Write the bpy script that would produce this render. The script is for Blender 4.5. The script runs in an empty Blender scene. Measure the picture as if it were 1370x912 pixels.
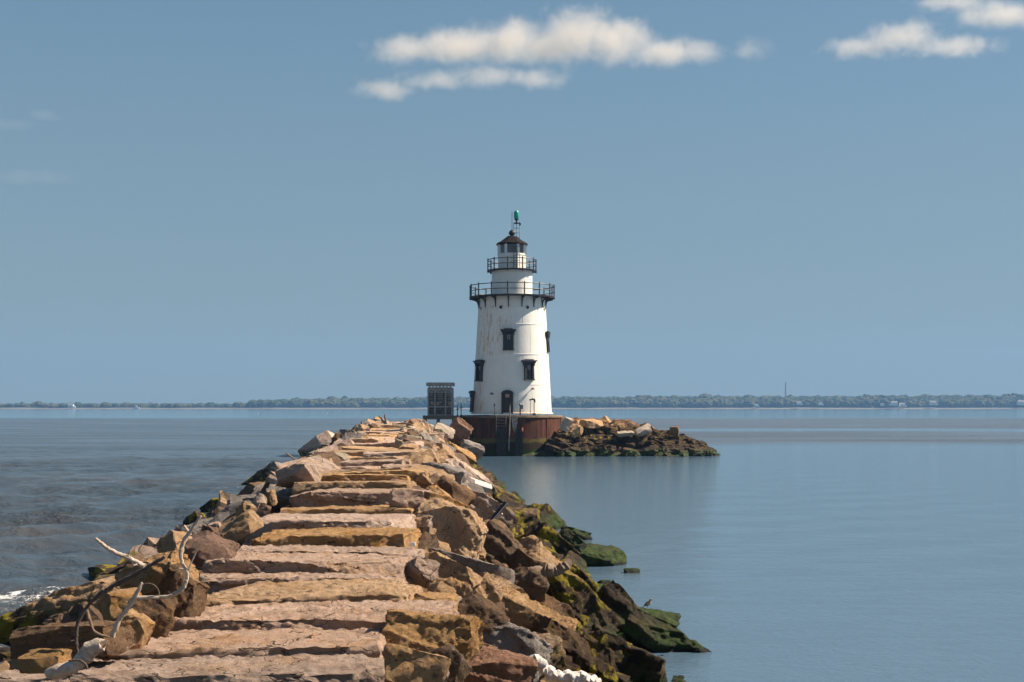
import bpy, bmesh, math, random
import numpy as np
from mathutils import Vector, Matrix, Euler, noise
R = math.radians
S = bpy.context.scene
COL = S.collection

# ------------------------------------------------------------------ camera, sky, sun, exposure
EYE, FPX, CX, HY = 4.43, 1700.0, 685.0, 543.5      # eye height; focal length, centre and horizon in pixels of the 1370 px photo
cam = bpy.data.cameras.new('camera'); camo = bpy.data.objects.new('camera', cam); COL.objects.link(camo)
camo.location = (0, 0, EYE); camo.rotation_euler = (R(90), 0, 0)
cam.sensor_width = 36; cam.lens = 36*FPX/1370; cam.shift_y = (HY-456)/1370
cam.clip_start = .5; cam.clip_end = 20000
S.camera = camo
SUN_AZ, SUN_EL = 79.0, 44.0
SKY_STRENGTH = .040
world = bpy.data.worlds.new('World'); S.world = world; world.use_nodes = True
wn, wl = world.node_tree.nodes, world.node_tree.links
sky = wn.new('ShaderNodeTexSky'); sky.sky_type = 'NISHITA'; sky.sun_disc = False
sky.sun_elevation = R(SUN_EL); sky.sun_rotation = R(SUN_AZ); sky.altitude = 0
sky.air_density = 1.0; sky.dust_density = .35; sky.ozone_density = 2.5
# a bank of slate blue murk lies low all round the sky: the clear sky blends into it towards the horizon
tc = wn.new('ShaderNodeTexCoord'); sp = wn.new('ShaderNodeSeparateXYZ'); wl.new(tc.outputs['Generated'], sp.inputs[0])
mr = wn.new('ShaderNodeMapRange'); mr.inputs[1].default_value = .0; mr.inputs[2].default_value = .62; mr.inputs[3].default_value = .96; mr.inputs[4].default_value = 0
wl.new(sp.outputs[2], mr.inputs[0])
lo = wn.new('ShaderNodeMix'); lo.data_type = 'RGBA'
mr2 = wn.new('ShaderNodeMapRange'); mr2.inputs[1].default_value = 0; mr2.inputs[2].default_value = .32; wl.new(sp.outputs[2], mr2.inputs[0]); wl.new(mr2.outputs[0], lo.inputs[0])
lo.inputs[6].default_value = (.128/SKY_STRENGTH, .172/SKY_STRENGTH, .190/SKY_STRENGTH, 1); lo.inputs[7].default_value = (.112/SKY_STRENGTH, .200/SKY_STRENGTH, .262/SKY_STRENGTH, 1)
mw = wn.new('ShaderNodeMix'); mw.data_type = 'RGBA'
wl.new(mr.outputs[0], mw.inputs[0]); wl.new(sky.outputs[0], mw.inputs[6]); wl.new(lo.outputs[2], mw.inputs[7])
wl.new(mw.outputs[2], wn['Background'].inputs[0]); wn['Background'].inputs[1].default_value = SKY_STRENGTH
sun = bpy.data.lights.new('sun', 'SUN'); sun.energy = 5.0; sun.angle = R(.5); sun.color = (1, .86, .68)
suno = bpy.data.objects.new('sun', sun); COL.objects.link(suno)
sd = Vector((math.sin(R(SUN_AZ))*math.cos(R(SUN_EL)), math.cos(R(SUN_AZ))*math.cos(R(SUN_EL)), math.sin(R(SUN_EL))))
suno.rotation_euler = sd.to_track_quat('Z', 'Y').to_euler()
S.view_settings.view_transform = 'Standard'; S.view_settings.look = 'None'
S.view_settings.exposure = .92; S.view_settings.gamma = 1; S.view_settings.use_curve_mapping = False
try:
    S.cycles.use_denoising = True
    S.cycles.volume_bounces = 5; S.cycles.max_bounces = 8
    S.cycles.sample_clamp_indirect = 6
except Exception: pass

# ------------------------------------------------------------------ helpers
def W(px, py, Y):                       # where the photo's pixel lies at a measured distance Y
    return Vector(((px-CX)*Y/FPX, Y, EYE-(py-HY)*Y/FPX))
def tag(o, label=None, cat=None, group=None, kind=None):
    if label: o['label'] = label
    if cat: o['category'] = cat
    if group: o['group'] = group
    if kind: o['kind'] = kind
    return o
def link(name, me, mat=None, parent=None):
    o = bpy.data.objects.new(name, me); COL.objects.link(o)
    if mat and not me.materials: me.materials.append(mat)
    if parent: o.parent = parent
    return o
def empty(name, loc, rz=0):
    o = bpy.data.objects.new(name, None); COL.objects.link(o); o.location = loc; o.rotation_euler.z = rz
    o.empty_display_size = .2
    return o
class MB:                               # collects shapes into one mesh
    def __init__(s): s.v = []; s.f = []; s.sm = []
    def add(s, v, f, smooth=False):
        b = len(s.v); s.v += [tuple(x) for x in v]; s.f += [tuple(b+i for i in q) for q in f]; s.sm += [smooth]*len(f); return s
    def box(s, c, d, rot=None):
        v = [Vector((x*d[0]/2, y*d[1]/2, z*d[2]/2)) for x in (-1, 1) for y in (-1, 1) for z in (-1, 1)]
        if rot is not None:
            m = Euler(rot).to_matrix(); v = [m@q for q in v]
        return s.add([q+Vector(c) for q in v], [(0,1,3,2),(4,6,7,5),(0,4,5,1),(2,3,7,6),(0,2,6,4),(1,5,7,3)])
    def bar(s, a, b, w, h=None):
        a, b = Vector(a), Vector(b); h = h or w; d = b-a; L = d.length
        m = d.to_track_quat('Z', 'Y').to_matrix(); c = (a+b)/2
        v = [m@Vector((x*w/2, y*h/2, z*L/2))+c for x in (-1, 1) for y in (-1, 1) for z in (-1, 1)]
        return s.add(v, [(0,1,3,2),(4,6,7,5),(0,4,5,1),(2,3,7,6),(0,2,6,4),(1,5,7,3)])
    def tube(s, pts, rad, n=10, wob=0, seed=0, flat=1):
        pts = [Vector(p) for p in pts]; N = len(pts)
        if not hasattr(rad, '__len__'): rad = [rad]*N
        v = []; up = Vector((0, 0, 1))
        t0 = (pts[1]-pts[0]).normalized()
        x = t0.cross(up if abs(t0.z) < .95 else Vector((1, 0, 0))).normalized()
        for i in range(N):
            t = (pts[min(i+1, N-1)]-pts[max(i-1, 0)]).normalized()
            x = (x-t*x.dot(t)).normalized(); y = t.cross(x)
            for k in range(n):
                a = 2*math.pi*k/n
                p = pts[i]+(x*math.cos(a)+y*math.sin(a)*flat)*rad[i]
                if wob: 
                    q = noise.noise(p*7+Vector((seed, 0, 0)))+.5*noise.noise(p*19)
                    p = pts[i]+(p-pts[i])*(1+wob*q)
                v.append(p)
        f = [(i*n+k, i*n+(k+1) % n, (i+1)*n+(k+1) % n, (i+1)*n+k) for i in range(N-1) for k in range(n)]
        f += [tuple(range(n))[::-1], tuple((N-1)*n+k for k in range(n))]
        return s.add(v, f, True)
    def lathe(s, prof, c=(0, 0, 0), n=48, a0=0, a1=360, smooth=True, cap=True):
        full = abs(a1-a0) >= 360; m = n if full else n+1; v = []
        for r, z in prof:
            for k in range(m):
                a = R(a0+(a1-a0)*k/n); v.append((c[0]+r*math.sin(a), c[1]-r*math.cos(a), c[2]+z))
        f = [(i*m+k, i*m+(k+1) % m, (i+1)*m+(k+1) % m, (i+1)*m+k) for i in range(len(prof)-1) for k in range(n)]
        s.add(v, f, smooth)
        if cap and full:
            for i in (0, len(prof)-1):
                if prof[i][0] > 1e-4:
                    b = len(s.v)-len(v)+i*m; s.f.append(tuple(b+k for k in range(m))); s.sm.append(False)
        return s
    def build(s, name, mat, parent=None, sharp=None):
        me = bpy.data.meshes.new(name); me.from_pydata(s.v, [], s.f)
        me.polygons.foreach_set('use_smooth', s.sm)
        bm = bmesh.new(); bm.from_mesh(me)
        bmesh.ops.remove_doubles(bm, verts=bm.verts, dist=1e-5); bmesh.ops.recalc_face_normals(bm, faces=bm.faces)
        for e in bm.edges:
            if len(e.link_faces) == 2 and e.calc_face_angle(0) > R(sharp or 38): e.smooth = False
        bm.to_mesh(me); bm.free()
        return link(name, me, mat, parent)
def smoothpath(pts, k=6):               # Catmull-Rom
    pts = [Vector(p) for p in pts]; P = [pts[0]]+pts+[pts[-1]]; out = []
    for i in range(1, len(P)-2):
        for j in range(k):
            t = j/k; a, b, c, d = P[i-1], P[i], P[i+1], P[i+2]
            out.append(.5*((2*b)+(c-a)*t+(2*a-5*b+4*c-d)*t*t+(3*b-a-3*c+d)*t**3))
    return out+[pts[-1]]

# ------------------------------------------------------------------ materials
class NT:
    def __init__(s, name):
        s.m = bpy.data.materials.new(name); s.m.use_nodes = True; s.n = s.m.node_tree.nodes; s.l = s.m.node_tree.links
        s.b = s.n['Principled BSDF']; s.out = s.n['Material Output']
    def new(s, t, **k):
        x = s.n.new(t)
        for a, b in k.items(): setattr(x, a, b)
        return x
    def put(s, sock, val):
        if isinstance(val, bpy.types.NodeSocket): s.l.new(val, sock)
        elif val is not None: sock.default_value = val
    def noise(s, vec, scale, detail=5, rough=.6, dist=0):
        x = s.new('ShaderNodeTexNoise'); s.put(x.inputs['Vector'], vec)
        x.inputs['Scale'].default_value = scale; x.inputs['Detail'].default_value = detail
        x.inputs['Roughness'].default_value = rough; x.inputs['Distortion'].default_value = dist
        return x.outputs['Fac']
    def vor(s, vec, scale, feature='F1'):
        x = s.new('ShaderNodeTexVoronoi', feature=feature); s.put(x.inputs['Vector'], vec); x.inputs['Scale'].default_value = scale
        return x.outputs['Distance']
    def math(s, op, a, b=None, c=None, clamp=False):
        x = s.new('ShaderNodeMath', operation=op); x.use_clamp = clamp
        for i, q in enumerate((a, b, c)): s.put(x.inputs[i], q)
        return x.outputs[0]
    def ramp(s, f, a, b, lo=0., hi=1., smooth=True):
        x = s.new('ShaderNodeMapRange'); x.interpolation_type = 'SMOOTHSTEP' if smooth else 'LINEAR'
        s.put(x.inputs[0], f); s.put(x.inputs[1], a); s.put(x.inputs[2], b); s.put(x.inputs[3], lo); s.put(x.inputs[4], hi)
        return x.outputs[0]
    def mix(s, f, a, b, mode='MIX'):
        x = s.new('ShaderNodeMix', data_type='RGBA', blend_type=mode)
        s.put(x.inputs[0], f)
        for i, q in ((6, a), (7, b)):
            if isinstance(q, tuple): q = (*q, 1)
            s.put(x.inputs[i], q)
        return x.outputs[2]
    def vm(s, op, a, b=None):
        x = s.new('ShaderNodeVectorMath', operation=op); s.put(x.inputs[0], a)
        if b is not None: s.put(x.inputs[1], b)
        return x.outputs[0] if op not in ('LENGTH', 'DISTANCE') else x.outputs['Value']
    def sep(s, v):
        x = s.new('ShaderNodeSeparateXYZ'); s.put(x.inputs[0], v); return x.outputs
    def bump(s, h, dist, strength=1., prev=None):
        x = s.new('ShaderNodeBump'); s.put(x.inputs['Height'], h); x.inputs['Distance'].default_value = dist
        s.put(x.inputs['Strength'], strength)
        if prev: s.l.new(prev, x.inputs['Normal'])
        return x.outputs[0]
    def set(s, color=None, rough=None, metal=None, normal=None, spec=None):
        if isinstance(color, tuple): color = (*color, 1)
        s.put(s.b.inputs['Base Color'], color); s.put(s.b.inputs['Roughness'], rough); s.put(s.b.inputs['Metallic'], metal)
        if normal: s.l.new(normal, s.b.inputs['Normal'])
        if spec is not None: s.b.inputs['Specular IOR Level'].default_value = spec
        return s.m
    def coords(s, which='Object'):
        x = s.new('ShaderNodeTexCoord'); return x.outputs[which]
    def pos(s): return s.new('ShaderNodeNewGeometry').outputs['Position']
    def rnd(s): return s.new('ShaderNodeObjectInfo').outputs['Random']

def granite(name, base, alt, stain, stain_amt=.5, dark_amt=.35, tide=1.15):
    t = NT(name)
    r = t.rnd(); cv = t.new('ShaderNodeCombineXYZ')
    for i in range(3): t.put(cv.inputs[i], t.math('MULTIPLY', r, 37.+i*11))
    v = t.vm('ADD', t.coords(), cv.outputs[0])
    n1 = t.noise(v, 1.6, 6, .62); n2 = t.noise(v, 5.5, 7, .68); n3 = t.noise(v, 42, 3, .7); n4 = t.noise(v, 130, 2, .6)
    c = t.mix(t.ramp(n1, .35, .65), base, alt)
    c = t.mix(t.math('MULTIPLY', t.ramp(t.noise(v, 2.3, 6, .7, .6), .5, .66), stain_amt), c, stain)
    c = t.mix(t.math('MULTIPLY', t.ramp(n2, .52, .72), dark_amt), c, (.075, .05, .04))
    # feldspar and mica grain
    c = t.mix(t.ramp(n3, .56, .72, 0, .55), c, (.62, .50, .42))
    c = t.mix(t.ramp(n3, .44, .30, 0, .5), c, (.12, .08, .06))
    vd = t.vm('ADD', v, t.vm('MULTIPLY', t.new('ShaderNodeTexNoise').outputs['Color'], (.6, .6, .6)))
    ck = t.vor(vd, 1.7, 'DISTANCE_TO_EDGE')
    crack = t.ramp(ck, .012, .004)
    c = t.mix(t.math('MULTIPLY', crack, .8), c, (.06, .04, .03))
    c = t.mix(t.ramp(t.noise(v, 9, 5, .8), .54, .66, 0, .42), c, (.22, .13, .08))
    c = t.mix(t.ramp(n4, .35, .7, 0, .2), c, (.09, .07, .06))
    # every stone its own tint
    hs = t.new('ShaderNodeHueSaturation'); t.put(hs.inputs['Color'], c)
    t.put(hs.inputs['Value'], t.ramp(r, 0, 1, .84, 1.12, False)); t.put(hs.inputs['Saturation'], t.ramp(t.math('FRACT', t.math('MULTIPLY', r, 7.3)), 0, 1, .85, 1.15, False))
    c = hs.outputs[0]
    # tide zones by real height above the water
    p = t.pos(); z = t.sep(p)[2]
    big = t.noise(p, .7, 5, .65); fine = t.noise(p, 4.5, 5, .7)
    zz = t.math('ADD', z, t.math('MULTIPLY', t.math('SUBTRACT', big, .5), 1.5))
    zz = t.math('ADD', zz, t.math('MULTIPLY', t.math('SUBTRACT', fine, .5), .8))
    acr = t.math('ADD', t.sep(p)[0], t.math('MULTIPLY', t.sep(p)[1], .077))
    zz = t.math('ADD', zz, t.ramp(acr, -2, -3.2, 0, .75))
    brown = t.mix(t.ramp(fine, .4, .62), (.022, .015, .009), (.075, .045, .018))
    c = t.mix(t.ramp(zz, 1.65*tide, 1.0*tide, 0, .93), c, brown)
    lich = t.math('MULTIPLY', t.ramp(zz, 1.35*tide, 1.1*tide), t.ramp(zz, .55*tide, .8*tide))
    lich = t.math('MULTIPLY', lich, t.ramp(t.noise(p, 1.9, 5, .65), .49 if tide < 2 else .56, .55 if tide < 2 else .62))
    c = t.mix(t.math('MULTIPLY', lich, .85), c, (.34, .27, .012))
    green = t.mix(t.ramp(fine, .35, .6), (.010, .02, .002), (.05, .095, .004))
    c = t.mix(t.math('MULTIPLY', t.ramp(zz, .66, .34), t.ramp(t.noise(p, 1.1, 4), .36, .5, .25, 1)), c, green)
    c = t.mix(t.ramp(z, .12, .03), c, (.012, .014, .008))
    b = t.bump(t.noise(v, 3.2, 8, .75), .2, .9)
    b = t.bump(t.noise(v, 11, 8, .85), .07, 1., b)
    b = t.bump(crack, -.05, 1., b)
    return t.set(c, t.ramp(zz, .2, 1.2, .62, .9), 0, b, .3)
G = {
 'pink':   granite('granite_pink', (.76, .56, .45), (.67, .47, .36), (.58, .31, .11), .5, .26),
 'tan':    granite('granite_tan', (.74, .48, .27), (.64, .39, .20), (.58, .29, .08), .65, .3),
 'orange': granite('granite_orange', (.68, .40, .175), (.60, .36, .17), (.52, .25, .05), .8, .15),
 'grey':   granite('granite_grey', (.44, .385, .345), (.27, .235, .22), (.34, .26, .19), .3, .5),
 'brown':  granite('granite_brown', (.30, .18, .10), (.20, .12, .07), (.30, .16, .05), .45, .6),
 'red':    granite('granite_red', (.44, .25, .165), (.34, .19, .13), (.42, .21, .09), .4, .4),
 'pale':   granite('granite_pale', (.60, .50, .40), (.66, .52, .38), (.5, .35, .2), .2, .1),
}
GI = {
 'pink':   granite('islet_granite_pink', (.76, .56, .45), (.67, .47, .36), (.58, .31, .11), .5, .26, 2.1),
 'tan':    granite('islet_granite_tan', (.74, .48, .27), (.64, .39, .20), (.58, .29, .08), .65, .3, 2.1),
 'orange': granite('islet_granite_orange', (.68, .40, .175), (.60, .36, .17), (.52, .25, .05), .8, .15, 2.1),
 'grey':   granite('islet_granite_grey', (.44, .385, .345), (.27, .235, .22), (.34, .26, .19), .3, .5, 2.1),
 'brown':  granite('islet_granite_brown', (.30, .18, .10), (.20, .12, .07), (.30, .16, .05), .45, .6, 2.1),
 'red':    granite('islet_granite_red', (.44, .25, .165), (.34, .19, .13), (.42, .21, .09), .4, .4, 2.1),
 'pale':   granite('islet_granite_pale', (.60, .50, .40), (.66, .52, .38), (.5, .35, .2), .2, .1, 2.1),
}
def plain(name, c1, c2, rough=.6, metal=0, scale=6, bump=.004, spec=.5):
    t = NT(name); v = t.coords(); n = t.noise(v, scale, 5, .65)
    return t.set(t.mix(t.ramp(n, .35, .65), c1, c2), rough, metal, t.bump(n, bump), spec)
M = {}
M['black'] = plain('black_iron_paint', (.014, .015, .017), (.035, .03, .028), .5)
M['drift'] = None
def wood(name, a, b, dark, scale=1):
    t = NT(name); v = t.coords()
    mp = t.new('ShaderNodeMapping'); t.put(mp.inputs[0], v); mp.inputs['Scale'].default_value = (3*scale, 3*scale, 3*scale)
    n = t.noise(mp.outputs[0], 5, 8, .7, 1.5); g = t.noise(v, 60, 4, .7)
    c = t.mix(t.ramp(n, .35, .65), a, b); c = t.mix(t.ramp(g, .55, .75, 0, .6), c, dark)
    return t.set(c, .8, 0, t.bump(n, .02, .6, t.bump(g, .006)), .25)
M['drift'] = wood('bleached_driftwood', (.62, .53, .44), (.47, .37, .28), (.16, .11, .08))
M['bark'] = wood('grey_brown_driftwood', (.19, .135, .10), (.28, .205, .155), (.05, .035, .03))
M['darkstick'] = wood('dark_stripped_branch', (.075, .06, .055), (.13, .105, .095), (.02, .018, .018))
M['plank'] = wood('weathered_timber', (.14, .12, .10), (.22, .19, .155), (.03, .025, .02))
M['white'] = plain('white_paint_plain', (.72, .72, .70), (.8, .79, .77), .5)

# ------------------------------------------------------------------ the breakwater's form
def cx_at(Y): return -1.3-.077*Y
def deck_z(Y): return EYE-float(np.interp(Y, [0, 8, 29, 46, 66, 102, 130], [1.72, 1.7, 1.64, 1.5, 1.32, 1.27, 1.2]))
def half_w(Y): return float(np.interp(Y, [0, 10, 29, 46, 66, 102, 130], [1.15, 1.18, 1.35, 1.45, 1.6, 1.7, 1.7]))
def mound_z(X, Y):
    u = X-cx_at(Y); hw = half_w(Y); zd = deck_z(Y)
    if abs(u) < hw: return zd
    run = (5.5-hw) if u > 0 else (6.3-hw)
    t = (abs(u)-hw)/run
    # slope a little hollow near the foot
    return zd*(1-t)-.25*math.sin(min(t, 1)*math.pi) if t < 1 else -(t-1)*2.2
def hit(px, py, up=.1):                 # where a pixel's sight line meets the mound raised by `up`
    Y = 6.
    while Y < 125:
        p = W(px, py, Y)
        if p.z < max(mound_z(p.x, Y)+up, 0): return p
        Y += .04
    return W(px, py, 110)

# ------------------------------------------------------------------ stones
def stone_mesh(name, dims, seed, cuts=9, chop=.42, rough=.035, res=.1, skew=.12, low=1.2, mid=1.):
    rng = random.Random(seed); bm = bmesh.new()
    bmesh.ops.create_cube(bm, size=1)
    hd = Vector(dims)/2
    for v in bm.verts:
        v.co = Vector((v.co.x*dims[0], v.co.y*dims[1], v.co.z*dims[2]))
        v.co += Vector([rng.uniform(-skew, skew)*d for d in dims])
    for _ in range(cuts):
        n = Vector((rng.gauss(0, 1), rng.gauss(0, 1), rng.gauss(0, 1))).normalized()
        m = Vector((n.x/dims[0], n.y/dims[1], n.z/dims[2])).normalized()
        sup = max(v.co.dot(m) for v in bm.verts)
        r = bmesh.ops.bisect_plane(bm, geom=bm.verts[:]+bm.edges[:]+bm.faces[:], plane_co=m*sup*(1-chop*rng.uniform(.25, 1)), plane_no=m, clear_outer=True)
        ed = [e for e in r['geom_cut'] if isinstance(e, bmesh.types.BMEdge)]
        if ed:
            try: bmesh.ops.contextual_create(bm, geom=ed)
            except Exception: pass
    h = bmesh.ops.convex_hull(bm, input=bm.verts)
    bm2 = bmesh.new(); co = [v.co.copy() for v in bm.verts if v.link_faces]
    for c in co: bm2.verts.new(c)
    bm.free(); bm = bm2
    bmesh.ops.remove_doubles(bm, verts=bm.verts, dist=min(dims)*.03)
    h = bmesh.ops.convex_hull(bm, input=bm.verts)
    for v in [v for v in bm.verts if not v.link_faces]: bm.verts.remove(v)
    bmesh.ops.triangulate(bm, faces=bm.faces)
    for _ in range(7):
        ed = [e for e in bm.edges if e.calc_length() > res*1.5]
        if not ed or len(bm.faces) > 14000: break
        bmesh.ops.subdivide_edges(bm, edges=ed, cuts=1); bmesh.ops.triangulate(bm, faces=[f for f in bm.faces if len(f.verts) > 3])
    bm.normal_update()
    for f in bm.faces: f.smooth = True
    for e in bm.edges:
        if len(e.link_faces) == 2 and e.calc_face_angle(0) > .5: e.smooth = False
    off = Vector((rng.uniform(0, 99), rng.uniform(0, 99), rng.uniform(0, 99)))
    mv = {}
    for v in bm.verts:
        p = v.co+off
        a = noise.noise(p*1.7)*low+noise.noise(p*4.3)*.75*mid+noise.noise(p*10)*.55*mid+noise.noise(p*24)*.42
        # stepped fracture ledges on the sides
        st = (math.floor((p.z*6+noise.noise(p*1.3)*2.2)) % 2*.9-.45)*(1-abs(v.normal.z))
        if res < .06: a += noise.noise(p*55)*.25
        mv[v] = v.normal*(a+st)*rough
    for v, d in mv.items(): v.co += d
    me = bpy.data.meshes.new(name); bm.to_mesh(me); bm.free()
    return me
def add_stone(name, loc, dims, rot, tone, seed, label, cat, group=None, **k):
    me = stone_mesh(name, dims, seed, **k); o = link(name, me, G[tone]); o.location = loc; o.rotation_euler = rot
    return tag(o, label, cat, group)

# the core of the mound under the stones
def grid_mesh(xs, ys, zf):
    v = [(x, y, zf(x, y)) for y in ys for x in xs]; n = len(xs)
    f = [(j*n+i, j*n+i+1, (j+1)*n+i+1, (j+1)*n+i) for j in range(len(ys)-1) for i in range(n-1)]
    return v, f
mb = MB(); us = np.linspace(-9.5, 9, 48); ys = np.concatenate([np.arange(-3, 40, .5), np.arange(40, 112, 1.)])
v = []; n = len(us)
for y in ys:
    for u in us:
        x = cx_at(y)+u; z = mound_z(x, y)-.55+.22*noise.noise(Vector((x*1.1, y*1.1, 0)))+.1*noise.noise(Vector((x*3, y*3, 4)))
        v.append((x, y, z))
mb.add(v, [(j*n+i, j*n+i+1, (j+1)*n+i+1, (j+1)*n+i) for j in range(len(ys)-1) for i in range(n-1)])
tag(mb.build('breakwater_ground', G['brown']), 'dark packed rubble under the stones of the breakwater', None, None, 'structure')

# ---- cap slabs laid across the top; the near ones measured one by one: y of front edge, left, right, tone, roll, step
rng = random.Random(5)
NEAR = [  # front edge y, left px, right px, tone, roll deg, z step, height of face
 (912, -30, 516, 'pink', -.5, .02, .34, 'nearest cap slab, cut by the bottom edge of the photo'),
 (874, 118, 528, 'pink', -1.2, .03, .34, 'second nearest cap slab, long and stained orange, level with the white log'),
 (838, 205, 596, 'pink', -1.5, .03, .36, 'third nearest cap slab, pale, its right end jutting over the orange boulder'),
 (799, 262, 556, 'tan', -2.0, .03, .34, 'fourth nearest cap slab with a wide dark front and yellow streak'),
 (775, 256, 548, 'pink', .6, .0, .30, 'fifth nearest cap slab, narrow, beside the curved white branch'),
 (758, 268, 545, 'pink', 1., .05, .30, 'sixth nearest cap slab with small drill notches along its front'),
 (741, 306, 548, 'pink', 1.2, .01, .28, 'seventh nearest cap slab, its left half lying in shade'),
 (722, 332, 544, 'tan', -.8, .05, .30, 'eighth nearest cap slab, orange on its lower front'),
 (702, 324, 540, 'pink', .4, .06, .34, 'ninth nearest cap slab, the thick one with a squared left end'),
 (684, 372, 548, 'tan', -1., .02, .28, 'tenth nearest cap slab with an orange right end'),
 (668, 385, 562, 'pink', .8, .10, .34, 'eleventh nearest cap slab, wide and rounded at its right end'),
 (650, 392, 545, 'tan', -.6, .03, .30, 'twelfth nearest cap slab with dark ledges on its front'),
 (638, 428, 545, 'tan', 0, .05, .30, 'thirteenth nearest cap slab, banded orange and brown'),
]
def deckY(py, dz=0):
    Y = 6.
    while Y < 118 and W(0, py, Y).z > deck_z(Y)+dz: Y += .02
    return Y
frontY = []
for r in NEAR: frontY.append(deckY(r[0], r[5]))
lastY = frontY[-1]
slabs = []
for i, r in enumerate(NEAR):
    y0 = frontY[i]; y1 = frontY[i+1] if i+1 < len(NEAR) else y0+1.5
    xl = (r[1]-CX)*y0/FPX; xr = (r[2]-CX)*y0/FPX
    slabs.append(((xl+xr)/2, y0, y1-y0, xr-xl, r[3], r[4], r[5], r[6], r[7]+'', None))
y = lastY+1.5; k = 0
while y < 106:
    d = rng.uniform(1.0, 2.3)*(1+y/160); hw = half_w(y)
    jl, jr = rng.uniform(-.2, .25), rng.uniform(-.35, .3)
    reg = 'midway out' if y < 62 else 'near the lighthouse'
    rows = [(cx_at(y)+(jl+jr)/2, 2*hw+jr-jl)]
    if y > 34 and rng.random() < .5:
        cut = rng.uniform(-.5, .5)*hw; a_, b_ = cx_at(y)-hw+jl, cx_at(y)+hw+jr; m_ = cx_at(y)+cut
        rows = [((a_+m_)/2-.03, m_-a_-.06), ((m_+b_)/2+.03, b_-m_-.06)]
    for xr_, wr_ in rows:
        slabs.append((xr_, y+rng.uniform(-.1, .1), d*rng.uniform(.8, 1), wr_, rng.choice(['pink', 'pink', 'tan', 'pink', 'tan', 'orange', 'pale']), rng.uniform(-3, 3), rng.uniform(-.1, .14), rng.uniform(.3, .45),
                      'weathered granite cap slab on the breakwater top %s' % reg, 'cap slabs of the breakwater '+reg))
    y += d
for i, (x, y0, d, w, tone, roll, dz, th, lab, grp) in enumerate(slabs):
    s = FPX/y0; res = max(.032, 5/s)
    tilt = rng.uniform(1.6, 3.4) if y0 < 40 else rng.uniform(-.6, 1.2)      # back edge a little lower, so the next slab's face shows
    th2 = th+.12
    o = add_stone('cap_slab', (x, y0+d*.5, deck_z(y0+d/2)+dz-th2/2), (w, d*(.94 if i < 13 else .97), th2), (R(-tilt), R(roll), R(rng.uniform(-2.2, 2.2))), tone, 1000+i, lab, 'slab', grp or 'cap slabs at the near end',
              cuts=13, chop=.17, rough=.055, res=res, skew=.035, low=.15, mid=.5)

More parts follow.
